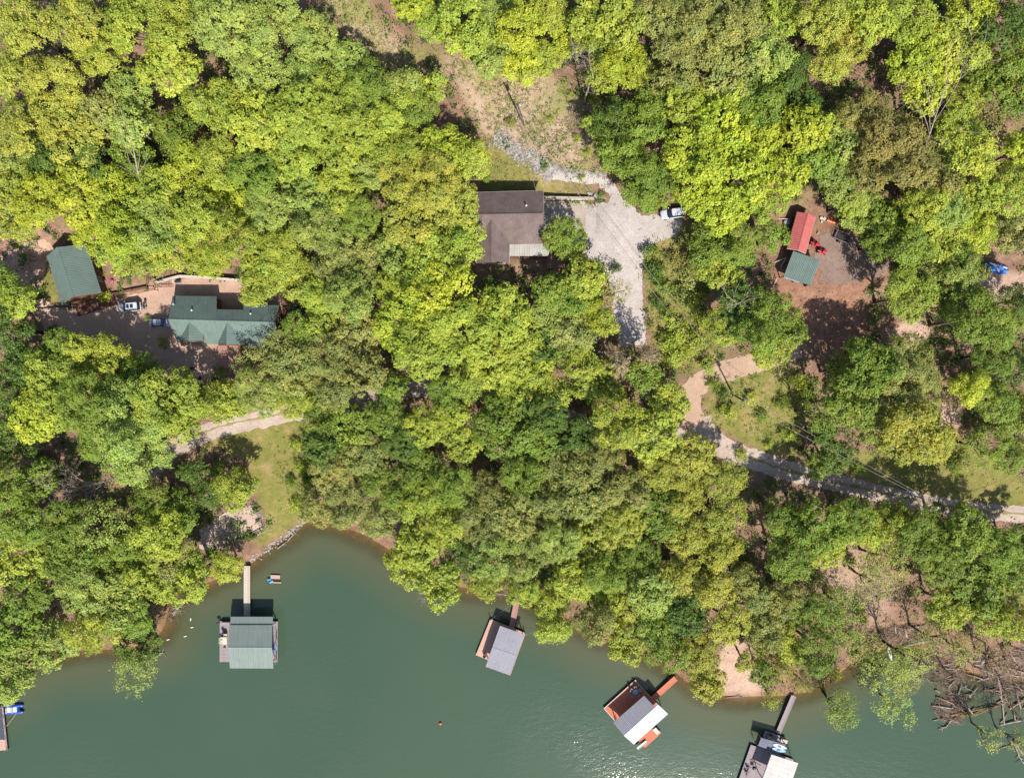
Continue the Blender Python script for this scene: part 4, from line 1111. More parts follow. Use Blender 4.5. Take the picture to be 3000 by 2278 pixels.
MB().add([(wing[0].x, wy0 + .05, ze - Z_HOUSE + .1), (wing[1].x, wy0 + .05, ze - Z_HOUSE + .1), (gx_, wy0 + .05, zr - Z_HOUSE - .6), (wing[0].x, wy0 + .15, ze - Z_HOUSE + .1), (wing[1].x, wy0 + .15, ze - Z_HOUSE + .1), (gx_, wy0 + .15, zr - Z_HOUSE - .6)],
         [(0, 1, 2), (5, 4, 3), (0, 3, 4, 1), (1, 4, 5, 2), (2, 5, 3, 0)]).build('gable', SIDING, o)
for t in (.25, .75): window_on(o, wing[0], wing[1], t, 1.6)
for t in (.3, .6): window_on(o, core[1], core[2], t, 2.2)
door_on(o, core[1], core[2], .45, 0.02)
for t in (.2, .5, .8): window_on(o, core[2], core[3], t, 2.3)
vent(o, H_(1541.7, 604, ze + 1.45), .5)
vent(o, H_(1570, 562, ze + .3), .7, .05, STEEL, 'service_mast')
# porch
pa, pb, pc, pd = H_(1492, 713, ze - .25), H_(1608, 713, ze - .25), H_(1608, 750, ze - .95), H_(1492, 750, ze - .95)
pr = MB().bar(pa + Vector((0, -.05, -.2)), pb + Vector((0, -.05, -.2)), .15).build('porch_roof', TRIM, o)
metal_slope(pr, pa, pb, pc, pd, PORCH_METAL)
for i in range(5):
    q = pd.lerp(pc, (i + .05) / 4.1)
    MB().bar((q.x, q.y + .25, -3.5), (q.x, q.y + .25, q.z - .08), .14).build('post', TRIM, o)
planks(o, pa.x, pb.x, pd.y - .1, pa.y + .3, 0.55, BROWN_WOOD, .2)
MB().bar((pa.x, pd.y, 1.5), (pb.x, pd.y, 1.5), .08).build('railing', BROWN_WOOD, o)
for i in range(22): pass
stepo = MB().box((wing[1].x - .3, wy0 - .7, -.6), (4.2, 1.0, .12)).build('ledge', BROWN_WOOD, o)

# retaining wall with the lawn bank behind it
a_, b_ = P(1592, 583, Z_HOUSE), P(1777, 586, Z_HOUSE)
o = empty('retaining_wall', ((a_ + b_) / 2), 'long pale block retaining wall behind the concrete pad', 'wall')
MB().bar(rel(o, a_) + Vector((0, 0, .25)), rel(o, b_) + Vector((0, 0, .25)), .28, 1.9).build('wall', WALL_WHITE, o)
MB().bar(rel(o, a_) + Vector((0, 0, 1.25)), rel(o, b_) + Vector((0, 0, 1.25)), .4, .1).build('coping', CONCRETE, o)
for i, (x, y) in enumerate(((1728, 568), (1746, 570), (1752, 571), (1765, 573))):
    g = G(x, y); s = (.7, .9, .6, .5)[i]
    o = link_mesh('boulder', ROCKS[i], None, None, (g.x, g.y, g.z + .15)); o.scale = (s * 1.6, s, s); o.rotation_euler = (0, 0, i)
    tag(o, 'tan stone lying on the grass above the pale retaining wall', 'rock', 'stones above the retaining wall')

# ------------------------------------------------------------------ green-roofed barn
z0 = Z_BARN
c_, ang, L, W = rectfit([(138.6, 751.7), (256, 712), (293.7, 859), (179.4, 893)], z0 + 3.2)
o = empty('barn', (c_.x, c_.y, z0), 'barn with a steep green metal roof beside the tan yard', 'barn', rz=ang)
ze, zr = 3.2, 5.9
x, y = L / 2, W / 2
cap = ridge_cap(o, (0, -y, zr), (0, y, zr), GREEN_METAL)
metal_slope(cap, (0, y, zr), (0, -y, zr), (x, -y, ze), (x, y, ze), GREEN_METAL)
metal_slope(cap, (0, y, zr), (0, -y, zr), (-x, -y, ze), (-x, y, ze), GREEN_METAL)
wp = [Vector((-x + .4, -y + .4, 0)), Vector((x - .4, -y + .4, 0)), Vector((x - .4, y - .4, 0)), Vector((-x + .4, y - .4, 0))]
walls(o, wp, -1.6, ze + .1, BROWN_WOOD)
for Y in (-y + .47, y - .47):
    MB().add([(-x + .45, Y - .06, ze), (x - .45, Y - .06, ze), (0, Y - .06, zr - .25), (-x + .45, Y + .06, ze), (x - .45, Y + .06, ze), (0, Y + .06, zr - .25)], [(0, 1, 2), (5, 4, 3), (0, 3, 4, 1), (1, 4, 5, 2), (2, 5, 3, 0)]).build('gable', BROWN_WOOD, o)
for t in (.3, .7): window_on(o, wp[1], wp[2], t, 1.6)
door_on(o, wp[0], wp[1], .5, .05, LOG_WALL)
planks(o, -x + .5, x + .3, -y - 1.9, -y + .3, .1, BROWN_WOOD, .2)
MB().box((.2, -y - 1.85, -.5), (L, .15, 1.1)).build('porch_skirt', BROWN_WOOD, o)

# ------------------------------------------------------------------ long green-roofed house
z0 = Z_LEFT
o = empty('house', (*P(650, 945, z0)[:2], z0), 'long house with green metal roof and two front gables', 'house')
ze, zr = z0 + 3.0, z0 + 5.5
def H_(x, y, z): return rel(o, P(x, y, z))
r0, r1, r2, r3 = H_(493, 935, zr), H_(634.5, 938, zr), H_(712, 940.5, zr), H_(806.6, 944, zr)
cap = ridge_cap(o, r0, r3, GREEN_METAL)
metal_slope(cap, r0, r1, H_(634.5, 867.5, ze), H_(505.3, 866.4, ze), GREEN_METAL)
metal_slope(cap, r1, r2, H_(712, 907, zr - 1.25), H_(634.7, 906, zr - 1.25), GREEN_METAL)
metal_slope(cap, r2, r3, H_(818, 894, zr - 1.75), H_(712.5, 892, zr - 1.75), GREEN_METAL)
metal_slope(cap, r0, r3, H_(820, 1018, ze), H_(518.6, 1002.7, ze), GREEN_METAL)
for gxp, gy0, gy1, wl_, wr_, zz, ee in ((555, 944, 999.5, 536, 596, zr - .25, ze + 1.0), (666, 947, 1010, 640.5, 724.6, zr - .15, ze + .35)):
    ga, gb = H_(gxp, gy0, zz), H_(gxp - 1, gy1, zz)
    gc = ridge_cap(cap, ga, gb, GREEN_METAL, .3, 'front_gable')
    for xx in (wl_, wr_):
        MB().bar(gb + Vector((0, -.05, -.02)), H_(xx, gy1, ee) + Vector((0, -.05, -.02)), .12, .2).build('rake_board', LOG_WALL, gc)
        MB().bar(H_(xx, gy0 + 20, ee) + Vector((0, 0, -.02)), H_(xx, gy1, ee) + Vector((0, 0, -.02)), .14, .12).build('gutter', BROWN_WOOD, gc)
    for xx in (wl_, wr_):
        metal_slope(gc, ga, gb, H_(xx, gy1, ee), H_(xx, gy0, ee), GREEN_METAL)
    el, er = H_(wl_, gy1, ee), H_(wr_, gy1, ee)
    yy = gb.y + .35
    MB().add([(el.x + .3, yy, ee - z0 - .1), (er.x - .3, yy, ee - z0 - .1), (gb.x, yy, zz - z0 - .25), (el.x + .3, yy + .1, ee - z0 - .1), (er.x - .3, yy + .1, ee - z0 - .1), (gb.x, yy + .1, zz - z0 - .25)], [(0, 1, 2), (5, 4, 3), (0, 3, 4, 1), (1, 4, 5, 2), (2, 5, 3, 0)]).build('gable', LOG_WALL, o)
q = [H_(519, 1000, ze), H_(820, 1012, ze), H_(818, 896, ze), H_(634, 908, ze), H_(634, 870, ze), H_(506, 870, ze)]
wp = [q[0] + Vector((.5, .5, 0)), q[1] + Vector((-.5, .5, 0)), q[2] + Vector((-.5, -.5, 0)), q[3] + Vector((-.3, -.5, 0)), q[4] + Vector((-.3, -.3, 0)), q[5] + Vector((.5, -.3, 0))]
walls(o, wp, -1.5, ze - z0 + .1, LOG_WALL)
for t in (.1, .3, .55, .8): window_on(o, wp[0], wp[1], t, 1.6)
door_on(o, wp[0], wp[1], .42, .1)
for t in (.3, .7): window_on(o, wp[1], wp[2], t, 1.6)
vent(o, H_(514, 892, ze + .75), .9, .12, STEEL, 'chimney_pipe')
vent(o, H_(564, 909, ze + 1.5), .4)
vent(o, H_(736, 919, zr - .9), .35)
# front deck
dk = [H_(640, 1012, z0 + .9), H_(706, 1012, z0 + .9), H_(706, 1082, z0 + .9), H_(638, 1082, z0 + .9)]
planks(o, dk[0].x, dk[1].x, dk[2].y, dk[0].y + .8, .9, MAUVE_WOOD, .3)
MB().box(((dk[0].x + dk[1].x) / 2, (dk[0].y + dk[2].y) / 2 + .4, .3), (dk[1].x - dk[0].x - .2, dk[0].y - dk[2].y + .4, .9)).build('deck_frame', BROWN_WOOD, o)
for i in range(3):
    MB().box(((dk[0].x + dk[1].x) / 2 - 1, dk[2].y - .2 - .3 * i, .62 - .28 * i), (2.4, .32, .06)).build('step', MAUVE_WOOD, o)
MB().bar((dk[0].x + .1, dk[2].y + .1, 1.8), (dk[1].x - .1, dk[2].y + .1, 1.8), .08).bar((dk[0].x + .1, dk[2].y + .1, .9), (dk[0].x + .1, dk[2].y + .1, 1.8), .08).bar((dk[1].x - .1, dk[2].y + .1, .9), (dk[1].x - .1, dk[2].y + .1, 1.8), .08).build('railing', BROWN_WOOD, o)
# east walkway
e0, e1 = H_(812, 900, z0 + .6), H_(838, 1022, z0 + .6)
planks(o, wp[1].x + .1, e1.x, e1.y, e0.y, .6, BROWN_WOOD, .3, 'y')
MB().box(((wp[1].x + e1.x) / 2, (e1.y + e0.y) / 2, .1), (e1.x - wp[1].x - .2, e0.y - e1.y - .2, .85)).build('walkway_frame', DARK, o)

# patio bits of the long house
def chair(loc, rz, mat, label, group=None, arms=True):
    r = empty('chair', loc, label, 'chair', group, rz)
    MB().box((0, 0, .42), (.55, .55, .05)).build('seat', mat, r)
    MB().box((0, .27, .72), (.55, .05, .55), m=Matrix.Rotation(-.2, 3, 'X')).build('backrest', mat, r)
    for sx in (-1, 1):
        for sy in (-1, 1):
            MB().bar((sx * .25, sy * .25, 0), (sx * .24, sy * .24, .42), .05).build('leg', mat, r)
        if arms: MB().box((sx * .28, 0, .63), (.07, .5, .04)).build('armrest', mat, r)
    return r
def round_table(loc, rad_, mat, label, h=.72):
    r = empty('table', loc, label, 'table')
    MB().tube([(0, 0, h - .03), (0, 0, h)], rad_, 18).build('tabletop', mat, r)
    for k in range(4):
        a = k * math.pi / 2 + .4
        MB().bar((rad_ * .75 * math.cos(a), rad_ * .75 * math.sin(a), 0), (rad_ * .4 * math.cos(a), rad_ * .4 * math.sin(a), h), .05).build('leg', mat, r)
    return r
for i, (x, y, r) in enumerate(((566, 1080, 0.3), (556, 1108, 1.4), (590, 1108, 2.4))):
    chair(G(x, y, .06), r, BLACK, 'black metal patio chair on the shaded paving, ' + ('beside the deck', 'turned to the wood', 'facing the deck')[i])
# fire bowl / grill
def grill(loc, rz, label):
    r = empty('grill', loc, label, 'grill', None, rz)
    MB().tube([(-.5, 0, .85), (.5, 0, .85)], .3, 12).build('drum', BLACK, r)
    for sx in (-1, 1):
        for sy in (-1, 1): MB().bar((sx * .42, sy * .22, 0), (sx * .4, sy * .18, .7), .05).build('leg', BLACK, r)
    MB().box((0, -.42, .8), (.9, .25, .04)).build('shelf', STEEL, r)
grill(G(214, 899, .1), 1.5, 'black barrel grill on the barn porch')
grill(G(527, 826, .1), 0.1, 'black smoker grill below the courtyard wall')

# courtyard retaining wall
wl_pts = [(456, 828), (490, 818), (525, 809), (580, 811), (634, 815), (700, 821), (760, 838)]
pp = [P(x, y, z0 + 1.3) for x, y in wl_pts]
o = empty('retaining_wall', (pp[3].x, pp[3].y, z0), 'tan concrete retaining wall curving behind the long green-roofed house', 'wall')
for a_, b_ in zip(pp[:-1], pp[1:]):
    la, lb = rel(o, a_), rel(o, b_)
    MB().bar((la.x, la.y, .4), (lb.x, lb.y, .4), .3, 1.9).build('wall_section', CONCRETE, o)
    MB().bar((la.x, la.y, 1.38), (lb.x, lb.y, 1.38), .48, .09).build('coping', TRIM, o)
# wooden stair in the courtyard corner
c_ = P(445, 832, z0 + 1.4)
o = empty('staircase', (c_.x, c_.y, z0), 'brown wooden stair and landing in the courtyard corner', 'stairs')
MB().box((0, 0, 1.34), (1.3, 2.4, .1)).build('landing', MAUVE_WOOD, o)
for sx in (-.6, .6):
    for sy in (-1.1, 1.1): MB().bar((sx, sy, -.3), (sx, sy, 2.3), .1).build('post', BROWN_WOOD, o)
for i in range(10):
    MB().box((.85 + .29 * i, -.1 + .03 * i, 1.22 - .13 * i), (.27, 1.1, .05)).build('step', MAUVE_WOOD, o)
for sy in (-.72, .52):
    MB().bar((.7, sy, 2.1), (3.7, sy + .3, .9), .07).build('handrail', BROWN_WOOD, o)
for a_, b_ in (((-.6, -1.1, 2.25), (.6, -1.1, 2.25)), ((-.6, 1.1, 2.25), (.6, 1.1, 2.25)), ((-.6, -1.1, 2.25), (-.6, 1.1, 2.25))):
    MB().bar(a_, b_, .08).build('railing', BROWN_WOOD, o)
def timber(name, pts_px, zz, w, h, mat, label, cat):
    pts = [G(x, y) for x, y in pts_px]
    r = empty(name, pts[0], label, cat)
    for a_, b_ in zip(pts[:-1], pts[1:]):
        MB().bar(a_ - pts[0] + Vector((0, 0, zz)), b_ - pts[0] + Vector((0, 0, zz)), w, h).build('beam', mat, r)
        for q in (a_, b_): MB().bar(q - pts[0] + Vector((0, 0, -.3)), q - pts[0] + Vector((0, 0, zz + h / 2 + .04)), w * .8).build('post', mat, r)
    return r
timber('timber_wall', [(314, 866), (355, 858), (395, 849), (434, 842)], .45, .22, .9, BROWN_WOOD, 'low timber wall between the barn and the stair', 'wall')
timber('timber_wall', [(72, 905), (130, 906), (203, 903)], .3, .25, .6, GREY_WOOD, 'long grey timber edging at the courtyard gate', 'wall')
timber('timber_wall', [(250, 898), (310, 883)], .3, .2, .6, BROWN_WOOD, 'short brown timber edging below the barn porch', 'wall')
timber('sand_pit_frame', [(735, 1478), (772, 1544), (700, 1578), (620, 1612)], .14, .22, .28, GREY_WOOD, 'grey timbers framing the pinkish gravel pit', 'timber frame')
for i in range(34):
    t = rg.random(); a_, b_ = ((745, 1475), (788, 1548)) if rg.random() < .6 else ((788, 1548), (740, 1572))
    g = G(a_[0] + (b_[0] - a_[0]) * t + rg.gauss(0, 4), a_[1] + (b_[1] - a_[1]) * t + rg.gauss(0, 4))
    s = rg.uniform(.2, .45)
    ro = link_mesh('rock', rg.choice(ROCKS), None, None, g + Vector((0, 0, .05))); ro.scale = (s, s, s); ro.rotation_euler = (0, 0, rg.uniform(0, 6))
    tag(ro, 'small pale stone strewn round the timbered gravel pit', 'rock', 'stones round the gravel pit')
# covered boat east of the long house
c_ = P(873, 916, z0 + 1.2)
o = empty('covered_boat', (c_.x, c_.y, hz(c_.x, c_.y)), 'dark teal covered boat behind the long green-roofed house', 'boat', rz=-.35)
mb = MB(); n = 9
secs = []
for i in range(n):
    t = i / (n - 1); x = -1.9 + 3.8 * t; w = .95 * math.sin(math.pi * min(1, .25 + .75 * (1 - t) * 1.1)) ** .6 if t > .5 else .95
    w = max(.08, .95 * (1 - max(0, (t - .45) / .55) ** 2.2)); h = 1.15 - .2 * abs(t - .45)
    secs.append([(x, -w, .35), (x, -w, .85), (x, -w * .5, h), (x, 0, h + .1), (x, w * .5, h), (x, w, .85), (x, w, .35)])
vs = [p for s_ in secs for p in s_]
fs = [(i * 7 + j, (i + 1) * 7 + j, (i + 1) * 7 + j + 1, i * 7 + j + 1) for i in range(n - 1) for j in range(6)]
fs += [tuple(range(7)), tuple(range((n - 1) * 7 + 6, (n - 1) * 7 - 1, -1))]
mb.add(vs, fs).build('cover', TEAL_TARP, o)
MB().box((0, 0, .2), (3.4, 1.2, .4)).build('hull', BLUE, o)

# ------------------------------------------------------------------ red-roofed shed and square green shed
z0 = Z_SHED
c_, ang, L, W = rectfit([(2335, 627), (2391, 630.5), (2360.6, 743.6), (2311.4, 729.5)], z0 + 2.6)
# long side runs down the picture: turn so that local x crosses the ridge
wa, wb = P(2336.7, 732.5, z0 + 3.3), P(2366.5, 624.6, z0 + 3.3)
ang = math.atan2((wb - wa).y, (wb - wa).x) - math.pi / 2
L = (wb - wa).length
W = 3.5
o = empty('shed', (*P(2351, 680, z0 + 3.0)[:2], z0), 'long shed with red metal roof beside the two red mowers', 'shed', rz=ang)
ze, zr, x, y = 2.6, 3.3, W / 2, L / 2
cap = ridge_cap(o, (0, -y, zr), (0, y, zr), RED_METAL)
metal_slope(cap, (0, -y, zr), (0, y, zr), (x, y, ze), (x, -y, ze), RED_METAL)
metal_slope(cap, (0, -y, zr), (0, y, zr), (-x, y, ze), (-x, -y, ze), RED_METAL)
wp = [Vector((-x + .3, -y + .3, 0)), Vector((x - .3, -y + .3, 0)), Vector((x - .3, y - .3, 0)), Vector((-x + .3, y - .3, 0))]
walls(o, wp, -1.0, ze + .05, LOG_WALL)
for Y in (-y + .37, y - .37):
    MB().add([(-x + .35, Y - .05, ze), (x - .35, Y - .05, ze), (0, Y - .05, zr - .12), (-x + .35, Y + .05, ze), (x - .35, Y + .05, ze), (0, Y + .05, zr - .12)], [(0, 1, 2), (5, 4, 3), (0, 3, 4, 1), (1, 4, 5, 2), (2, 5, 3, 0)]).build('gable', LOG_WALL, o)
for a_, b_ in (((x, -y, ze), (x, y, ze)), ((-x, -y, ze), (-x, y, ze)), ((-x, -y, ze), (0, -y, zr)), ((0, -y, zr), (x, -y, ze))):
    MB().bar(Vector(a_) + Vector((0, 0, -.1)), Vector(b_) + Vector((0, 0, -.1)), .08, .14).build('fascia', TRIM, o)
door_on(o, wp[1], wp[2], .3, .05); window_on(o, wp[1], wp[2], .7, 1.5); window_on(o, wp[3], wp[0], .5, 1.5)

g0, g1, g2, g3 = (2322.6, 734.7), (2403, 764.5), (2374.7, 835), (2295.8, 809.9)
c_, ang, L, W = rectfit([g0, g1, g2, g3], z0 + 2.5)
o = empty('shed', (c_.x, c_.y, z0), 'square open shed with ribbed green metal roof below the red-roofed shed', 'shed', rz=ang)
x, y = L / 2, W / 2
cap = MB().bar((-x + .1, y - .15, 2.62), (x - .1, y - .15, 2.62), .12, .14).bar((-x + .1, -y + .15, 2.22), (x - .1, -y + .15, 2.22), .12, .14).build('roof', BROWN_WOOD, o)
metal_slope(cap, (-x, y, 2.75), (x, y, 2.75), (x, -y, 2.35), (-x, -y, 2.35), GREEN_METAL)
for sx in (-1, 0, 1):
    for sy in (-1, 1): MB().bar((sx * (x - .2), sy * (y - .2), -.8), (sx * (x - .2), sy * (y - .2), 2.5 + sy * .15), .14).build('post', BROWN_WOOD, o)
walls(o, [Vector((x - .25, -y + .3, 0)), Vector((x - .25, y - .3, 0))][:2], -.5, 2.2, BROWN_WOOD)
MB().box((-x * .35, -y - .02, 2.0), (x * 1.1, .05, .5)).build('tarp_flap', PALE_BLUE, o)

# ------------------------------------------------------------------ small machines
def wheel(parent, c, r, w, axis=(0, 1, 0), hub=STEEL, name='wheel'):
    a = Vector(axis).normalized() * w / 2; c = Vector(c)
    o_ = MB().tube([c - a, c - a * .7, c + a * .7, c + a], [r * .88, r, r, r * .88], 14).build(name, TYRE, parent)
    MB().tube([c - a * 1.06, c + a * 1.06], r * .5, 10).build('rim', hub, o_)

def mower(loc, rz, label, hood_len=.75):
    r = empty('riding_mower', loc, label, 'mower', 'red riding mowers by the shed', rz)
    bevel(MB().box((.45, 0, .62), (hood_len, .62, .38)).build('hood', RED_PAINT, r), .06)
    bevel(MB().box((-.5, 0, .62), (.75, .8, .22)).build('rear_body', RED_PAINT, r), .06)
    bevel(MB().box((0, 0, .28), (.95, 1.15, .16)).build('mower_deck', RED_PAINT, r), .05)
    bevel(MB().box((-.42, 0, .80), (.48, .5, .1)).box((-.68, 0, 1.02), (.1, .48, .42)).build('seat', BLACK, r), .03)
    st = MB().bar((.1, 0, .6), (-.05, 0, 1.02), .05).build('steering_column', BLACK, r)
    MB().tube([(-.03, 0, 1.0), (-.06, 0, 1.03)], .19, 12).build('steering_wheel', BLACK, st)
    MB().box((-.02, 0, .42), (.5, .7, .05)).build('foot_rest', DARK, r)
    for sy in (-1, 1):
        wheel(r, (-.55, sy * .48, .28), .28, .24, hub=CREAM); wheel(r, (.68, sy * .42, .2), .2, .18, hub=CREAM)
    return r
mower(G(2384.5, 714, .06), -.55, 'red riding mower parked against the red-roofed shed')
mower(G(2404.5, 736, .06), -.35, 'red riding mower with black seat out in the gravel yard')
g = G(2434, 649, 0)
o = empty('snow_blade', g, 'orange-red implement blade lying by the shed yard', 'implement', rz=-.35)
MB().tube([(-.9, -.12, .3), (.9, -.12, .3)], .22, 8).build('drum', ORANGE, o)
MB().box((0, .16, .2), (1.7, .12, .35)).build('blade', RED_PAINT, o)
for sx in (-.7, .7): MB().bar((sx, 0, .05), (sx, .4, .35), .08).build('bracket', DARK, o)
# utility trailer
o = empty('utility_trailer', G(2467, 699, 0), 'grey steel utility trailer with rails at the shed yard edge', 'trailer', rz=-.42)
MB().box((-.4, 0, .52), (2.6, 1.5, .06)).build('bed', DARK, o)
for sy in (-.78, .78):
    rl = MB().bar((-1.7, sy, .95), (.9, sy, .95), .06).build('side_rail', STEEL, o)
    for xx in (-1.7, -.85, 0, .9): MB().bar((xx, sy, .5), (xx, sy, .95), .05).build('stake', STEEL, rl)
MB().bar((-1.7, -.78, .95), (-1.7, .78, .95), .06).build('end_rail', STEEL, o)
for yy in (-.5, -.2, .1, .4): MB().bar((-1.75, yy, .56), (-1.9, yy, 1.5), .04).build('ramp_slat', STEEL, o)
MB().bar((.9, -.6, .5), (2.6, 0, .5), .08).bar((.9, .6, .5), (2.6, 0, .5), .08).build('tongue', STEEL, o)
for sy in (-.95, .95): wheel(o, (-.5, sy, .32), .32, .2)
# odds and ends round the shed
for i, (px, py, m_, lab, sx, sy, sz) in enumerate(((2404.5, 640, CREAM, 'cream plastic tub beside the red-roofed shed', .5, .4, .3), (2405, 651, WHITE, 'white bucket beside the cream tub', .3, .3, .35), (2414, 642, PALE_WOOD, 'pale stack of boards beyond the cream tub', .6, .5, .2), (2395.5, 683, STEEL, 'small grey toolbox in the shed yard', .45, .3, .25), (2300, 655, STEEL, 'grey metal cabinet behind the red-roofed shed', .7, .9, .8), (2299, 667, WHITE, 'white drum behind the red-roofed shed', .5, .5, .6))):
    g = G(px, py, 0)
    o = empty('bucket' if 'bucket' in lab else 'box', g, lab, 'bucket' if 'bucket' in lab else 'box', rz=.4 * i)
    if 'bucket' in lab or 'drum' in lab:
        MB().tube([(0, 0, 0), (0, 0, sz)], [sx * .42, sx * .5], 12).build('body', m_, o)
        MB().tube([(0, 0, sz), (0, 0, sz + .03)], sx * .53, 12).build('lid', m_, o)
    else:
        bevel(MB().box((0, 0, sz / 2), (sx, sy, sz)).build('body', m_, o), .03)
        MB().box((0, 0, sz + .02), (sx * 1.05, sy * 1.05, .04)).build('lid', m_, o)
def pole_prop(name, a, b, h, label):
    pa, pb = G(*a), G(*b)
    r = empty(name, pa, label, 'pole')
    MB().tube([(0, 0, .05), pb - pa + Vector((0, 0, h))], .06, 6).build('rod', WHITE, r)
    MB().tube([pb - pa + Vector((0, 0, -.3)), pb - pa + Vector((0, 0, h + .1))], .07, 6).build('post', BROWN_WOOD, r)
pole_prop('prop_pole', (2268, 769), (2295, 759), 1.3, 'white pole propped on a post beside the square green shed')
pole_prop('prop_pole', (2286, 784), (2293, 762), 1.2, 'white pole leaning down-slope of the square green shed')
pole_prop('prop_pole', (2280, 640), (2309, 646), .9, 'white rail propped behind the red-roofed shed')
pole_prop('prop_pole', (2265, 838), (2272, 815), 1.0, 'thin white stake standing in the red dirt')

# blue tarp load and red cart
g = P(2923, 785, Z_TARP + .9)
o = empty('tarped_trailer', (g.x, g.y, hz(g.x, g.y)), 'trailer load under a creased blue tarp with white folds', 'trailer', rz=-.2)
rng_ = np.random.default_rng(4)
nx_, ny_ = 15, 8
tv, tf = [], []
for j in range(ny_):
    for i in range(nx_):
        u, v = i / (nx_ - 1), j / (ny_ - 1)
        edge_ = min(u, 1 - u, v, 1 - v)
        z_ = .35 + .95 * min(1, edge_ * 5) ** .6 + rng_.normal(0, .07) + .15 * math.sin(u * 9 + v * 4)
        tv.append((-2.15 + 4.3 * u + rng_.normal(0, .05), -.85 + 1.7 * v + rng_.normal(0, .06) + .1 * math.sin(u * 14), z_))
for j in range(ny_ - 1):
    for i in range(nx_ - 1):
        a = j * nx_ + i; tf.append((a, a + 1, a + nx_ + 1, a + nx_))
MB().add(tv, tf).build('tarp', TARP_BLUE, o)
MB().box((0, 0, .45), (3.9, 1.4, .5)).build('load', DARK, o)
for a_, b_ in (((-2.0, .5, 1.38), (1.4, .15, 1.46)), ((-1.3, .35, 1.42), (.3, -.75, 1.2))):
    MB().bar(a_, b_, .22, .05).build('fold_strip', WHITE, o)  # white bars added to paint the bright folds of the tarp
for sx in (-.8, .9):
    for sy in (-.8, .8): wheel(o, (sx, sy, .3), .3, .2)
MB().bar((2.0, 0, .4), (2.9, 0, .4), .12).build('tongue', STEEL, o)
g = P(2878, 792, Z_TARP + .6)
o = empty('garden_cart', (g.x, g.y, hz(g.x, g.y)), 'red garden tractor cart beside the blue tarp', 'cart', rz=-.2)
bevel(MB().box((0, 0, .6), (1.2, 1.3, .5)).build('tub', RED_PAINT, o), .08)
MB().box((0, 0, .87), (.9, 1.0, .05)).build('cover', M('faded_red', A(214, 96, 92), A(190, 70, 70), 2), o)
for sy in (-.7, .7): wheel(o, (0, sy, .3), .3, .18)
MB().bar((0, -.65, .5), (0, -1.5, .4), .07).build('handle', DARK, o)
g = G(2860, 880)
o = empty('bench', g, 'dark slatted bench at the edge of the tarp yard', 'bench', rz=-.05)
for i in range(4): MB().box((0, -.2 + .14 * i, .45), (3.2, .1, .04)).build('slat', DARK, o)
for i in range(3): MB().box((0, .32, .6 + .14 * i), (3.2, .04, .1)).build('back_slat', DARK, o)
for sx in (-1.4, 0, 1.4): MB().box((sx, .05, .22), (.08, .6, .44)).build('leg', DARK, o)

# ------------------------------------------------------------------ cars
def loft(mb, rings):
    n = len(rings[0]); base = len(mb.v)
    for r_ in rings: mb.v.extend([tuple(p) for p in r_])
    for i in range(len(rings) - 1):
        for j in range(n):
            a = base + i * n + j; b_ = base + i * n + (j + 1) % n
            mb.f.append((a, b_, b_ + n, a + n))
    mb.f.append(tuple(base + j for j in range(n - 1, -1, -1)))
    mb.f.append(tuple(base + (len(rings) - 1) * n + j for j in range(n)))
    return mb
def car(loc, rz, label, mat, stations, cab, sunroof=False, glass=GLASS, rails=False):
    r = empty('car', loc, label, 'car', None, rz)
    rings = []
    for x, w, zb, zt in stations:
        rings.append([(x, -w * .9, zb), (x, -w, zb + .22), (x, -w, zt - .2), (x, -w * .93, zt - .05), (x, -w * .6, zt), (x, w * .6, zt), (x, w * .93, zt - .05), (x, w, zt - .2), (x, w, zb + .22), (x, w * .9, zb)])
    loft(MB(), rings).build('body', mat, r, smooth=True)
    xb0, xb1, xt0, xt1, wb_, wt, zb, zt = cab
    b4 = [(xb0, -wb_ * .86, zb), (xb0 + .1, -wb_, zb), (xb1 - .25, -wb_, zb), (xb1, -wb_ * .8, zb), (xb1 + .05, 0, zb), (xb1, wb_ * .8, zb), (xb1 - .25, wb_, zb), (xb0 + .1, wb_, zb), (xb0, wb_ * .86, zb), (xb0 - .03, 0, zb)]
    t4 = [(xt0, -wt * .86, zt), (xt0 + .08, -wt, zt), (xt1 - .15, -wt, zt), (xt1, -wt * .8, zt), (xt1 + .04, 0, zt), (xt1, wt * .8, zt), (xt1 - .15, wt, zt), (xt0 + .08, wt, zt), (xt0, wt * .86, zt), (xt0 - .03, 0, zt)]
    loft(MB(), [b4, t4]).build('windows', glass, r)
    t5 = [(p[0] * 1.0, p[1] * 1.02, zt - .03) for p in t4]; t6 = [(p[0] * .97, p[1] * .92, zt + .05) for p in t4]
    ro = loft(MB(), [t5, t6]).build('roof', mat, r, smooth=False)
    if sunroof:
        for xx, ww in ((xt0 + (xt1 - xt0) * .46, .62), (xt0 + (xt1 - xt0) * .78, .48)):
            MB().box((xx, 0, zt + .055), (ww, wt * 1.15, .02)).build('sunroof', GLASS, ro)
    if rails:
        for sy in (-1, 1): MB().bar((xt0 + .15, sy * wt * .93, zt + .1), (xt1 - .2, sy * wt * .93, zt + .1), .05).build('roof_rail', BLACK, ro)
    xf, xr = stations[-1][0], stations[0][0]
    for sy in (-1, 1):
        for xx, ii in ((xf - .85, -3), (xr + .8, 1)):
            MB()
            wheel(r, (xx, sy * (stations[3][1] - .07), .33), .33, .22)
        MB().box((xb1 - .35, sy * (wb_ + .16), zb + .06), (.16, .2, .14)).build('mirror', mat, r)
        bevel(MB().box((xf - .22, sy * .6, stations[-2][3] - .1), (.3, .3, .12)).build('headlight', LAMP_CLEAR, r), .03)
        MB().box((xr + .02, sy * .66, stations[0][3] - .2), (.08, .25, .22)).build('taillight', LAMP_RED, r)
    return r
g = G(386, 900, .07)
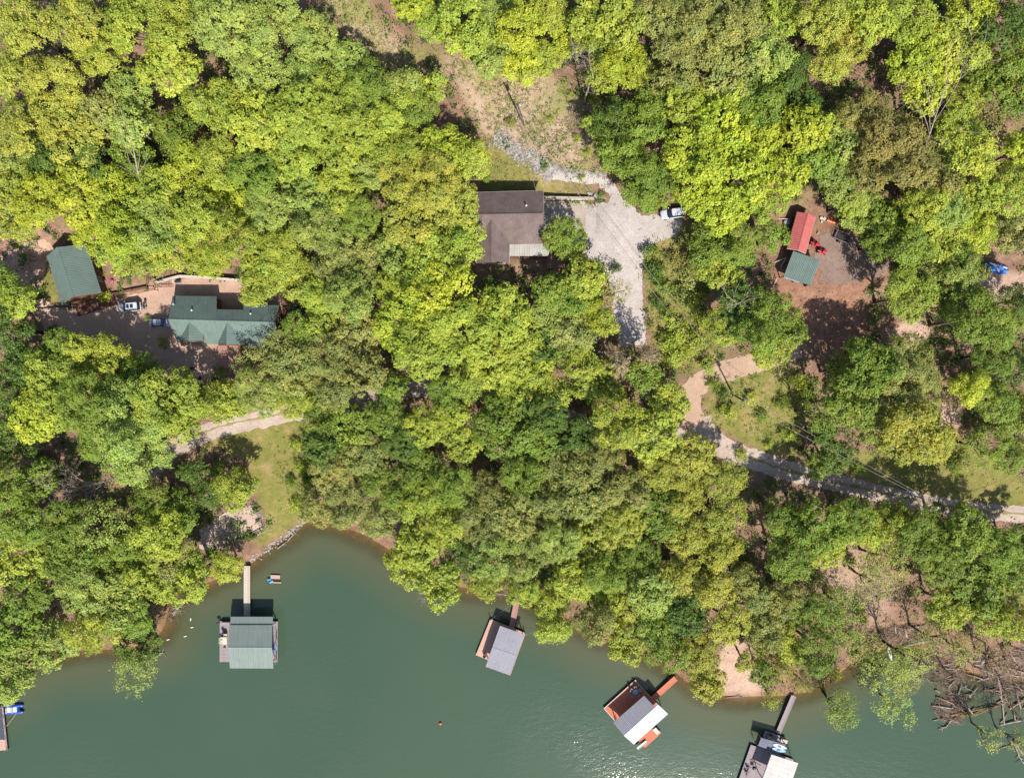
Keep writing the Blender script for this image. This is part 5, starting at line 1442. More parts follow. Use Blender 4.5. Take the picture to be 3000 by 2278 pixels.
SUV = [(-2.28, .78, .38, .92), (-2.15, .88, .3, 1.0), (-1.2, .93, .28, 1.03), (.4, .93, .28, 1.02), (1.0, .92, .28, .98), (1.8, .88, .3, .9), (2.15, .78, .34, .78), (2.28, .58, .38, .66)]
suv = car(g, rad(185), 'white SUV with dark sunroof panels in the courtyard', CAR_WHITE, SUV, (-2.18, 1.1, -1.95, .35, .86, .68, .98, 1.62), True, GLASS, True)
SED = [(-2.3, .7, .4, .85), (-2.1, .84, .32, .95), (-1.2, .9, .28, .97), (.4, .9, .28, .95), (1.0, .89, .28, .92), (1.8, .85, .3, .84), (2.15, .74, .34, .74), (2.3, .5, .4, .62)]
car(G(477, 946, .07), rad(1), 'silver sedan nosed under the long house eave', CAR_SILVER, SED, (-1.75, 1.15, -1.15, .35, .82, .62, .92, 1.42), False, WINDSHIELD)
g = G(1968, 628, .07)
car(g, rad(188), 'white SUV half hidden by trees at the driveway edge', CAR_WHITE, SUV, (-2.18, 1.1, -1.95, .35, .86, .68, .98, 1.62), False)
# motorcycle behind the white SUV
g = G(428.5, 892, .07)
o = empty('motorcycle', g, 'dark motorcycle standing behind the white SUV', 'motorcycle', rz=rad(86))
for sx in (-.66, .7): wheel(o, (sx, 0, .31), .31, .13)
bevel(MB().box((0, 0, .45), (.55, .32, .4)).build('engine', STEEL, o), .05)
bevel(MB().box((.18, 0, .85), (.5, .32, .26)).build('fuel_tank', BLACK, o), .1)
bevel(MB().box((-.42, 0, .8), (.7, .3, .12)).build('seat', DARK, o), .04)
MB().bar((.7, 0, .3), (.45, 0, .95), .07).build('fork', STEEL, o)
MB().bar((.42, -.38, 1.02), (.42, .38, 1.02), .04).build('handlebar', STEEL, o)
for sy in (-.3, .3): MB().box((-.7, sy, .6), (.45, .16, .3)).build('pannier', STEEL, o)
# pink ball and yard post near the barn
g = G(331, 824, 0)
o = empty('flower_pot', g, 'pink flower pot on the bank beside the barn', 'pot')
MB().tube([(0, 0, 0), (0, 0, .35)], [.2, .3], 10).build('pot', BROWN_WOOD, o)
MB().tube([(0, 0, .35), (0, 0, .5), (0, 0, .6)], [.32, .34, .1], 10).build('bloom', PINK, o)

# ------------------------------------------------------------------ docks and boathouses
def gangway(parent_name, a_px, b_px, za, zb, w, mat, label, rails=False, plank_w=.3):
    a, b = P(*a_px, za), P(*b_px, zb)
    m = (a + b) / 2
    dd = b - a
    r = empty(parent_name, (m.x, m.y, 0), label, 'gangway', rz=math.atan2(dd.y, dd.x))
    L = dd.to_2d().length
    slope = (zb - za) / L
    n = round(L / plank_w)
    me = MB().box((0, 0, 0), (L / n - .02, w, .05)).mesh('plank'); me.materials.append(mat)
    for i in range(n):
        x = -L / 2 + (i + .5) * L / n
        link_mesh('plank', me, None, r, (x, 0, m.z + slope * x + random.uniform(-.005, .005)))
    for sy in (-1, 1):
        MB().bar((-L / 2, sy * (w / 2 - .08), m.z - slope * L / 2 - .14), (L / 2, sy * (w / 2 - .08), m.z + slope * L / 2 - .14), .09, .2).build('beam', DARK, r)
    return r

def float_deck(o, x0, x1, y0, y1, z, mat, pw=.3, along='x', rim=None):
    planks(o, x0, x1, y0, y1, z, mat, pw, along)
    MB().box(((x0 + x1) / 2, (y0 + y1) / 2, z - .13), (x1 - x0 - .1, y1 - y0 - .1, .2)).build('frame', DARK, o)
    nf = max(2, int((x1 - x0) / 2.2))
    for i in range(nf):
        xx = x0 + (i + .5) * (x1 - x0) / nf
        MB().box((xx, (y0 + y1) / 2, z - .38), ((x1 - x0) / nf * .8, y1 - y0 - .4, .42)).build('float', BLACK, o)
    if rim:
        for a_, b_ in (((x0, y0), (x1, y0)), ((x1, y0), (x1, y1)), ((x1, y1), (x0, y1)), ((x0, y1), (x0, y0))):
            MB().bar((*a_, z - .06), (*b_, z - .06), .07, .18).build('fascia', rim, o)

# boathouse with faded green roof
c_, ang, L, W = rectfit([(642.4, 1819), (814, 1819), (813.5, 1938.7), (645, 1937.7)], .5)
o = empty('boathouse', (c_.x, c_.y, 0), 'boathouse with faded green gable roof and grey plank deck', 'boathouse', rz=ang)
float_deck(o, -L / 2, L / 2, -W / 2, W / 2, .5, GREY_WOOD, .33)
ze, zr = 3.5, 4.7
def H_(x, y, z): return rel(o, P(x, y, z))
ra, rb = H_(667.6, 1895.5, zr), H_(796.8, 1896, zr)
na, nb = H_(672.5, 1829.7, ze), H_(798, 1829.7, ze)
sa, sb = H_(673.2, 1956.4, ze), H_(801, 1957, ze)
cap = ridge_cap(o, ra, rb, DOCK_GREEN)
metal_slope(cap, ra, rb, nb, na, DOCK_GREEN); metal_slope(cap, ra, rb, sb, sa, DOCK_GREEN)
la, lb, lc, ld = H_(675, 1832, 3.35), H_(799, 1832, 3.35), H_(799.3, 1805.5, 3.0), H_(675.2, 1805.5, 3.0)
pr = MB().bar(la + Vector((0, 0, -.1)), lb + Vector((0, 0, -.1)), .1).build('porch_roof', TRIM, o)
metal_slope(pr, la, lb, lc, ld, DOCK_GREEN)
xs_ = [na.x + .4, (na.x + nb.x) / 2, nb.x - .4]
for xx in xs_:
    for yy, top in ((sa.y + .9, ze - .1), (na.y - .3, ze - .1), (W / 2 - .1, 2.95)):
        MB().bar((xx, yy, .5), (xx, yy, top), .13).build('post', GREY_WOOD, o)
for yy in (sa.y + .9, na.y - .3): MB().bar((xs_[0], yy, ze - .18), (xs_[2], yy, ze - .18), .12, .2).build('beam', GREY_WOOD, o)
MB().box(((na.x + nb.x) / 2, na.y - 1.2, 1.7), (5.2, .1, 2.4)).build('back_wall', SIDING, o)
for a_, b_ in (((L / 2 - .12, -W / 2 + .1, .5), (L / 2 - .12, -W / 2 + 2.6, 1.6)), ((L / 2 - .12, -W / 2 + 2.6, .5), (L / 2 - .12, -W / 2 + .1, 1.6)), ((L / 2 - .12, .1, .5), (L / 2 - .12, 2.6, 1.6)), ((L / 2 - .12, 2.6, .5), (L / 2 - .12, .1, 1.6))):
    MB().bar(a_, b_, .06).build('brace', DARK, o)
MB().bar((L / 2 - .12, -W / 2, 1.6), (L / 2 - .12, W / 2, 1.6), .07).build('railing', GREY_WOOD, o)
BH1 = o
r = empty('kayak', o.matrix_basis @ Vector((L / 2 - .45, -1.2, .55)), 'sky-blue kayak on the green-roofed boathouse deck', 'kayak', rz=ang + rad(88))
def boat_hull(root, Lh, Wh, Hh, mat, name='hull', cockpit=True, sharp=1.8):
    n = 11; rings = []
    for i in range(n):
        t = -1 + 2 * i / (n - 1); w = max(.02, (1 - abs(t) ** sharp)) * Wh / 2; x = t * Lh / 2
        rise = .12 * Hh * abs(t) ** 2
        rings.append([(x, -w, Hh * .55 + rise), (x, -w * .7, rise * 1.5), (x, 0, rise * 2 * 0), (x, w * .7, rise * 1.5), (x, w, Hh * .55 + rise), (x, w * .5, Hh * .85 + rise), (x, 0, Hh + rise), (x, -w * .5, Hh * .85 + rise)])
    h = loft(MB(), rings).build(name, mat, root, smooth=True)
    if cockpit: MB().tube([(-.1 * Lh, 0, Hh * .86), (-.1 * Lh, 0, Hh * 1.12)], Wh * .33, 12).build('cockpit', BLACK, h)
boat_hull(r, 2.9, .62, .32, SKY_BLUE)
r = empty('plastic_table', BH1.matrix_basis @ Vector((-L / 2 + 1.35, .45, .53)), 'cream plastic table on the green-roofed boathouse deck', 'table', rz=ang)
MB().box((0, 0, .7), (.9, 1.5, .05)).build('tabletop', CREAM, r)
for sx in (-.38, .38):
    for sy in (-.65, .65): MB().bar((sx, sy, 0), (sx, sy, .68), .06).build('leg', CREAM, r)
for i, (sx, sy, rr) in enumerate(((-.75, .35, 1.57), (-.75, -.35, 1.57), (.1, 1.15, 0), (0, -1.15, 3.14))):
    chair(BH1.matrix_basis @ Vector((-L / 2 + 1.35 + sx, .45 + sy, .53)), ang + rr, CREAM, 'cream plastic chair drawn up to the cream deck table', 'chairs round the cream deck table')
chair(BH1.matrix_basis @ Vector((-L / 2 + 1.0, 1.9, .53)), ang + .6, BLACK, 'black deck chair behind the cream plastic table')
r = empty('bench', BH1.matrix_basis @ Vector((-L / 2 + 1.4, W / 2 - .35, .53)), 'grey bench on the corner of the green-roofed boathouse deck', 'bench', rz=ang)
MB().box((0, 0, .42), (1.6, .5, .06)).build('seat', GREY_WOOD, r)
for sx in (-.7, .7): MB().box((sx, 0, .2), (.1, .45, .4)).build('leg', GREY_WOOD, r)
r = empty('outboard_motor', BH1.matrix_basis @ Vector((-L / 2 - .1, W / 2 - .2, .4)), 'dark outboard motor hung on the green-roofed boathouse corner', 'motor', rz=ang + .5)
bevel(MB().box((0, 0, .6), (.7, .35, .4)).build('cowl', BLACK, r), .08)
MB().bar((-.05, 0, .45), (-.05, 0, -.3), .14).build('shaft', DARK, r)
gangway('gangway', (723.5, 1806), (723.5, 1657), .62, 1.0, 1.35, PALE_WOOD, 'long pale plank gangway to the green-roofed boathouse')

# small raft with blue drums
c_ = P(805, 1697, .3)
o = empty('raft', (c_.x, c_.y, 0), 'small wooden raft floating beside the pale gangway', 'raft', rz=-.03)
planks(o, -.9, 1.1, .15, .95, .28, TAN_WOOD, .2)
planks(o, -.6, 1.35, -.75, -.5, .2, TAN_WOOD, .14)
MB().box((.1, .3, .05), (2.0, 1.0, .3)).build('frame', DARK, o)
for sx, sy, rr in ((-1.2, .0, .1), (-.75, -.45, .6)):
    d_ = empty('drum', o.matrix_basis @ Vector((sx, sy, .12)), 'sky-blue plastic drum floating against the small raft', 'drum', 'blue drums by the raft', rz=rr)
    MB().tube([(-.4, 0, 0), (-.36, 0, 0), (.36, 0, 0), (.4, 0, 0)], [.22, .27, .27, .22], 12).build('body', SKY_BLUE, d_)
    MB().tube([(.4, .08, .08), (.43, .08, .08)], .05, 8).build('bung', WHITE, d_)
# white floats in the shallows
for i, (x, y, rr) in enumerate(((559, 1813, 1.5), (563, 1836, .2), (543, 1862, .3), (493, 1872, .3))):
    p = P(x, y, .05)
    o = empty('float', p, 'white foam float drifting in the brown shallows', 'float', 'white floats in the shallows', rz=rr)
    bevel(MB().box((0, 0, .06), (.6, .24, .18)).build('body', WHITE, o), .05)
    MB().tube([(.3, 0, .08), (.42, 0, .02)], .03, 5).build('cord', ROPE, o)
o = empty('buoy', P(1290, 2117, .0), 'small red mooring buoy alone on the open water', 'buoy')
MB().tube([(0, 0, -.2), (0, 0, -.05), (0, 0, .12), (0, 0, .28), (0, 0, .36)], [.12, .3, .36, .25, .06], 12).build('ball', BUOY, o, smooth=True)
MB().tube([(0, 0, .34), (0, 0, .46)], .05, 6).build('ring', WHITE, o)

# grey-roofed boathouse
c_, ang, L, W = rectfit([(1435.2, 1811.8), (1537, 1853), (1498, 1959), (1396.4, 1918)], .5)
o = empty('boathouse', (c_.x, c_.y, 0), 'boathouse with pale grey ribbed roof over a tan deck', 'boathouse', rz=ang)
float_deck(o, -L / 2, L / 2, -W / 2, W / 2, .5, TAN_WOOD, .3, 'x', TAN_WOOD)
ze, zr = 3.0, 3.14
def H_(x, y, z): return rel(o, P(x, y, z))
ra, rb = H_(1442, 1894.7, zr), H_(1513.8, 1918.8, zr)
na, nb = H_(1464.6, 1831.7, ze), H_(1536.2, 1857.6, ze)
sa, sb = H_(1422.3, 1951.6, ze), H_(1493, 1976.7, ze)
cap = ridge_cap(o, ra, rb, GREY_METAL, .2)
metal_slope(cap, ra, rb, nb, na, GREY_METAL); metal_slope(cap, ra, rb, sb, sa, GREY_METAL)
for q in (na, nb, sa, sb, (na + sa) / 2, (nb + sb) / 2):
    cx = (na + nb + sa + sb) / 4; p = q.lerp(cx, .1)
    yy = max(p.y, -W / 2 + .15)
    MB().bar((p.x, yy, .5), (p.x, yy, ze), .14).build('post', TAN_WOOD, o)
for a_, b_ in ((na, sa), (nb, sb)):
    MB().bar(a_ + Vector((.1, 0, -.12)), b_ + Vector((.1, 0, -.12)), .1, .16).build('beam', TAN_WOOD, o)
BH2 = o
p = rel(o, P(1421, 1917, .5))
chair(o.matrix_basis @ Vector((p.x, p.y, .53)), ang + 2.6, BLACK, 'black folding chair in the corner of the tan deck')
for sx in (-1, 1):
    MB().bar((sx * (L / 2 - .05), W / 2 - .05, .3), (sx * (L / 2 - .05), W / 2 - .05, 1.4), .12).build('mooring_post', WHITE, o)
gangway('gangway', (1499, 1838), (1518, 1741), .56, .9, 1.2, MAUVE_WOOD, 'brown plank gangway to the grey-roofed boathouse')
def rope(a, b, label, sag=.25, r=.022, mat=ROPE, name='mooring_rope', cat='rope', n=8):
    a, b = Vector(a), Vector(b)
    pts = [a.lerp(b, i / n) - Vector((0, 0, sag * 4 * (i / n) * (1 - i / n))) for i in range(n + 1)]
    ob = MB().tube(pts, r, 4).build(name, mat)
    return tag(ob, label, cat)
rope(BH2.matrix_basis @ Vector((-L / 2, W / 2, 1.3)), G(1500, 1765, .4), 'mooring rope from the tan deck corner to the bank')
rope(BH2.matrix_basis @ Vector((L / 2, W / 2, 1.3)), G(1625, 1838, .5), 'mooring rope from the tan deck toward the wood')

# red-decked boathouse
c_, ang, L, W = rectfit([(1767.9, 2075.3), (1860.1, 1992), (1937, 2072), (1845, 2155)], .5)
o = empty('boathouse', (c_.x, c_.y, 0), 'boathouse with white gable roof over a red stained deck', 'boathouse', rz=ang)
float_deck(o, -L / 2, L / 2, -W / 2, W / 2, .5, RED_WOOD, .28, 'x', WHITE)
ze, zr = 3.0, 3.9
def H_(x, y, z): return rel(o, P(x, y, z))
ra, rb = H_(1827.4, 2153.5, zr), H_(1927.9, 2062.7, zr)
na, nb = H_(1796.1, 2115.5, ze), H_(1886.9, 2036.6, ze)
sa, sb = H_(1856.4, 2179.5, ze), H_(1956.9, 2090.2, ze)
cap = ridge_cap(o, ra, rb, PALE_METAL, .25)
nb2 = nb
metal_slope(cap, ra, ra.lerp(rb, .91), nb, na, GREY_METAL); metal_slope(cap, ra, rb, sb, sa, PALE_METAL)  # north slope's shade is put into its colour: grey sheets on the white roof
for q in (na, nb, sa, sb, (na + nb) / 2, (sa + sb) / 2):
    p = q.lerp((na + sb) / 2, .12); MB().bar((p.x, p.y, .3), (p.x, p.y, ze), .14).build('post', RED_WOOD, o)
ld = [H_(1869, 2167, .5), H_(1918, 2124, .5), H_(1937.5, 2146, .5), H_(1888.4, 2188.5, .5)]
lx0 = min(q.x for q in ld); lx1 = max(q.x for q in ld); ly0 = min(q.y for q in ld); ly1 = -W / 2 - .05
planks(o, lx0, lx1, ly0, ly1, .5, RED_WOOD, .28)
MB().box(((lx0 + lx1) / 2, (ly0 + ly1) / 2, .3), (lx1 - lx0 - .1, ly1 - ly0 - .1, .28)).build('lower_frame', DARK, o)
BH3 = o
def at_(root, px, py, z=.53):
    p = P(px, py, z); return Vector((p.x, p.y, z))
t_ = round_table(at_(o, 1860, 2021), .55, M('grey_patio', A(196, 196, 202), A(170, 170, 178), 2), 'round grey patio table on the red stained deck')
gm = bpy.data.materials['grey_patio']
for k in range(5):
    a = k * 1.256 + .3; c0_ = at_(o, 1860, 2021)
    chair(c0_ + Vector((math.cos(a) * .85, math.sin(a) * .85, 0)), a - math.pi / 2, gm, 'grey patio chair round the table on the red deck', 'chairs round the red deck table')
r = empty('storage_bench', at_(o, 1921, 2136), 'white plastic storage bench on the red lower deck', 'bench', rz=ang + 1.57)
bevel(MB().box((0, 0, .28), (1.25, .75, .5)).build('body', WHITE, r), .06)
bevel(MB().box((0, 0, .56), (1.3, .8, .07)).build('lid', CREAM, r), .02)
p0, p1 = P(1866.8, 2190.7, .7), P(1894, 2171.5, .9)
r = empty('swim_ramp', (p0 + p1) / 2, 'white swim ramp overhanging the red lower deck', 'ramp', rz=math.atan2((p1 - p0).y, (p1 - p0).x))
Lr = (p1 - p0).length
MB().box((0, 0, -.05), (Lr, .5, .08)).build('board', WHITE, r)
for sy in (-.25, .25): MB().box((0, sy, .03), (Lr, .05, .14)).build('edge', WHITE, r)
MB().bar((Lr * .3, 0, -.4), (Lr * .3, 0, -.05), .1).build('leg', STEEL, r)
gangway('gangway', (1913, 2046), (1980, 1986), .55, .8, 1.2, RED_WOOD, 'red stained gangway leading into the trees')
rope(at_(o, 1764, 2080, .6), P(1740, 2100, -.1), 'short mooring line off the red deck')
r = empty('ladder', at_(o, 1803, 2106, .5), 'dark swim ladder at the red deck edge', 'ladder', rz=ang - 1.57)
for sx in (-.22, .22): MB().bar((0, sx, -.5), (0.25, sx, 1.2), .05).build('rail', BLACK, r)
for i in range(5): MB().bar((.03 + .05 * i, -.22, -.3 + .3 * i), (.03 + .05 * i, .22, -.3 + .3 * i), .04).build('rung', BLACK, r)

# white-roofed dock at the beach
a_, b_ = P(2199.8, 2180, .5), P(2165.5, 2278, .5)
ang = math.atan2((b_ - a_).y, (b_ - a_).x) + math.pi / 2
o = empty('dock', (a_.x, a_.y, 0), 'grey plank dock with worn white roof off the sandy beach', 'dock', rz=ang)
def H_(x, y, z): return rel(o, P(x, y, z))
q = H_(2342, 2236, .5)
float_deck(o, 0, 9.6, -10.5, 0, .5, GREY_WOOD, .3)
u0, u1 = H_(2242, 2137.6, .5), H_(2306, 2184, .5)
ux0, ux1 = H_(2240, 2142, .5).x, H_(2302, 2160, .5).x
planks(o, ux0, ux1, .05, H_(2246, 2140, .5).y, .5, GREY_WOOD, .3)
MB().box(((ux0 + ux1) / 2, H_(2246, 2140, .5).y / 2, .3), (ux1 - ux0 - .1, H_(2246, 2140, .5).y - .2, .3)).build('upper_frame', DARK, o)
ra, rb, rc, rd = H_(2229.4, 2160, 2.6), H_(2302, 2180, 2.6), H_(2294, 2208.6, 2.3), H_(2220.6, 2183, 2.3)
rr_ = MB().bar(ra + Vector((0, 0, -.1)), rb + Vector((0, 0, -.1)), .1).build('lean_to_roof', GREY_WOOD, o)
SLATE = M('slate_metal', A(122, 124, 142), A(106, 108, 126), .5, .7, .2, fine=3, fine_amt=.06)
metal_slope(rr_, ra, rb, rc, rd, SLATE, rib=.012)
for q in (ra, rb, rc, rd): MB().bar((q.x, q.y, .4), (q.x, q.y, q.z - .05), .12).build('post', GREY_WOOD, o)
wa_, wb_ = H_(2260.5, 2208.6, 3.6), H_(2338.7, 2233.4, 3.0)
wc_, wd_ = H_(2312, 2310, 3.0), H_(2232, 2285, 3.6)
rf = MB().bar(wa_ + Vector((0, 0, -.15)), wd_ + Vector((0, 0, -.15)), .12).build('roof', TRIM, o)
metal_slope(rf, wa_, wd_, wc_, wb_, OFFWHITE_METAL, rib=.02)
for q in (wa_, wb_, wc_, wd_):
    p = q.lerp((wa_ + wc_) / 2, .08); MB().bar((p.x, p.y, .4), (p.x, p.y, q.z - .08), .14).build('post', GREY_WOOD, o)
DK4 = o
gangway('gangway', (2280, 2146), (2326, 2037), .56, .75, 1.1, GREY_WOOD, 'narrow grey plank gangway from the beach')
for i, (x, y, m_, lab) in enumerate(((2284.4, 2184.7, PALE_BLUE, 'pale blue paddle board on the slate lean-to roof'), (2282, 2195.5, SKY_BLUE, 'bright blue paddle board on the slate lean-to roof'))):
    p = P(x, y, 2.55)
    r = empty('paddle_board', (p.x, p.y, 2.56 - .1 * i), lab, 'board', rz=rad(-17 + 4 * i))
    n = 15; pts = [(1.45 * math.cos(t), .40 * math.sin(t) * (1 - .1 * math.cos(t))) for t in np.linspace(0, 2 * math.pi, 24, endpoint=False)]
    MB().prism(pts, 0, .12).build('board', m_, r)
    MB().box((-.1, 0, .125), (.75, .45, .02)).build('deck_pad', BLACK if i else TEAL_TARP, r)
    MB().box((1.0, 0, .0), (.2, .03, .15)).build('fin', BLACK, r)
chair(at_(o, 2252, 2156), .4, CREAM, 'cream lounge chair on the upper end of the beach dock')
chair(at_(o, 2262, 2163), 2.2, CREAM, 'cream lounge chair against the slate lean-to')
round_table(at_(o, 2256, 2150), .35, BLACK, 'small black table between the cream lounge chairs', .5)
r = empty('bench', at_(o, 2295, 2167), 'pale wooden bench at the dock edge by the gangway', 'bench', rz=rad(-18))
MB().box((0, 0, .43), (1.4, .7, .06)).build('seat', PALE_WOOD, r)
for sx in (-.55, .55): MB().box((sx, 0, .2), (.1, .6, .4)).build('leg', GREY_WOOD, r)
r = empty('tiki_torch', at_(o, 2202, 2226), 'yellow wooden boat hook lying on the beach dock', 'boat hook', rz=rad(-30))
MB().tube([(0, 0, .08), (2.2, 0, .08)], .05, 6).build('shaft', RUST, r)
MB().box((0, 0, .1), (.4, .2, .12)).build('head', RUST, r)
r = empty('barrel_grill', at_(o, 2206, 2243), 'round black grill beside the boat hook', 'grill')
MB().tube([(0, 0, .5), (0, 0, .7), (0, 0, .95), (0, 0, 1.0)], [.2, .42, .3, .05], 14).build('kettle', BLACK, r, smooth=True)
for k in range(3): MB().bar((.15 * math.cos(k * 2.09), .15 * math.sin(k * 2.09), .55), (.32 * math.cos(k * 2.09), .32 * math.sin(k * 2.09), 0), .04).build('leg', BLACK, r)
for x, y in ((2192, 2248), (2188, 2262)):
    chair(at_(o, x, y), 1.2, GREY_WOOD, 'grey wooden chair at the grill on the beach dock', 'grey chairs by the grill')

# dock at the western frame edge with pedal boat
a_, b_ = P(10, 2066, .5), P(23, 2195, .5)
ang = math.atan2((b_ - a_).y, (b_ - a_).x) + math.pi / 2
o = empty('dock', (a_.x, a_.y, 0), 'weathered dock with slate deck beside the blue pedal boat', 'dock', rz=ang)
Ld = (b_ - a_).length
planks(o, -.35, 0, -Ld, 0, .55, GREY_WOOD, .35, 'y')
planks(o, -5.5, -.4, -Ld * .75, 0, .5, M('slate_deck', A(96, 96, 112), A(78, 78, 92), .6, .8), .3)
planks(o, -5.5, -.4, -Ld, -Ld * .75 - .05, .5, TAN_WOOD, .3)
MB().box((-2.7, -Ld / 2, .25), (5.3, Ld - .2, .4)).build('frame', DARK, o)
for i in range(5): MB().bar((-.1, -i * Ld / 4.2 - .2, .3), (-.1, -i * Ld / 4.2 - .2, 1.3), .1).build('post', PALE_WOOD, o)
p = P(43, 2075, .2)
r = empty('pedal_boat', (p.x, p.y, 0), 'blue pedal boat with white seats tied to the weathered dock', 'boat', rz=rad(4))
for sy in (-.68, .68):
    hl = MB().tube([(-1.95, sy, .25), (-1.7, sy, .28), (1.6, sy, .28), (1.95, sy, .34)], [.2, .34, .34, .14], 10).build('pontoon', BLUE, r, smooth=True)
MB().box((-.2, 0, .35), (2.9, 1.2, .2)).build('deck', BLUE, r)
for xx in (-.9, .35):
    s_ = bevel(MB().box((xx, 0, .55), (.7, 1.1, .22)).build('seat', WHITE, r), .06)
    MB().box((xx - .38, 0, .8), (.12, 1.1, .4)).build('seat_back', WHITE, s_)
MB().box((1.1, 0, .5), (.35, .5, .2)).build('pedals', BLACK, r)
rope(P(48, 2088, .35), P(19, 2126, .9), 'pale rope tying the pedal boat to the dock', .1, .04)

# white boat stranded in the flooded wood
p = P(2606.5, 1912, .15)
o = empty('canoe', (p.x, p.y, -.05), 'white overturned canoe in the flooded driftwood', 'canoe', rz=rad(105))
boat_hull(o, 3.1, .8, .42, WHITE, cockpit=False, sharp=3.5)
MB().bar((-1.3, 0, .46), (1.3, 0, .46), .06).build('keel', CREAM, o)

# ------------------------------------------------------------------ utility poles and wires
def utility_pole(base_px, top_px, h, rz, label, transformer=True, arm=True):
    b = G(*base_px); z = b.z + h
    t = P(*top_px, z)
    r = empty('utility_pole', b, label, 'pole', 'wooden utility poles')
    tt = t - b
    MB().tube([(0, 0, -.8), tt * .5, tt], [.17, .15, .12], 9).build('pole', POLE, r)
    ends = [tt]
    if arm:
        d_ = Vector((math.cos(rz), math.sin(rz), 0)) * .95; q = tt * .97
        ar = MB().bar(q - d_, q + d_, .1, .12).build('crossarm', POLE, r)
        ends = []
        for k in (-.9, 0, .9):
            e = q + d_ * k; MB().tube([e + Vector((0, 0, .05)), e + Vector((0, 0, .25))], .06, 6).build('insulator', WHITE, ar)
            ends.append(e + Vector((0, 0, .22)))
    if transformer:
        q = tt * .88 + Vector((.32, .1, 0))
        tr_ = MB().tube([q - Vector((0, 0, .45)), q + Vector((0, 0, .4)), q + Vector((0, 0, .48))], [.24, .24, .14], 12).build('transformer', STEEL, r)
        MB().tube([q + Vector((0, 0, .45)), q + Vector((0, 0, .7))], .05, 6).build('bushing', WHITE, tr_)
    return r, [b + e for e in ends], b + tt * .8
p1, e1, s1 = utility_pole((1536, 366), (1515, 303), 9.5, .6, 'dark utility pole standing in the dry grass clearing')
p2, e2, s2 = utility_pole((2148, 1155), (2180, 1174), 9.5, .5, 'utility pole with transformer in the grassy field')
p3, e3, s3 = utility_pole((2843, 1536), (2913, 1562), 8.5, 1.0, 'plain utility pole beside the dusty lane', False, False)
def wire(a, b, label, sag=1.2, r=.028): return rope(a, b, label, sag, r, WIRE, 'power_line', 'wire', 16)
for i, nm in ((0, 'first'), (2, 'second')):
    wire(e1[i], e2[i], 'overhead power line crossing the driveway between two poles') ['group'] = 'power lines over the driveway'
    wire(e2[i], e3[0], 'overhead power line from the field pole to the lane pole')['group'] = 'power lines over the field'
wire(e1[0], P(1270, 202, hz(*P(1270, 202, 30)[:2]) + 9), 'power line running up into the wood from the clearing', .6)
wire(s1, P(1570, 560, Z_HOUSE + 4.8), 'service drop wire to the brown-roofed house', .5, .02)
wire(e3[0], P(3080, 1520, hz(*P(3080, 1520, 10)[:2]) + 8.5), 'power line leaving the lane pole along the road', .6)
wire(s2, G(2125, 1162), 'guy wire staying the field pole', .0, .025)
wire(s1, G(1548, 430), 'guy wire staying the clearing pole', .0, .025)

# ------------------------------------------------------------------ dead wood
def log(pts, r0, r1, mat, label, group, name='log', twigs=0, seed=0):
    rng = random.Random(seed)
    pts = [Vector(p) for p in pts]
    n = len(pts)
    r = empty(name, pts[0], label, 'log', group)
    MB().tube([p - pts[0] for p in pts], [r0 + (r1 - r0) * i / (n - 1) for i in range(n)], 7).build('stem', mat, r, smooth=True)
    for _ in range(twigs):
        f = rng.uniform(.25, .98) * (n - 1); i = min(int(f), n - 2)
        p = pts[i].lerp(pts[i + 1], f - i) - pts[0]
        dd = (pts[-1] - pts[0]).normalized()
        e = p + dd * rng.uniform(.2, .9) + Vector((rng.gauss(0, .6), rng.gauss(0, .6), rng.uniform(-.1, .5)))
        MB().tube([p, p.lerp(e, .5) + Vector((0, 0, .08)), e], [r1 * .6 + .02, r1 * .4 + .015, .012], 5, cap=False).build('branch', mat, r)
    return r
def Q(x, y): return (2480 + x / 3.817, 1800 + y / 3.817)
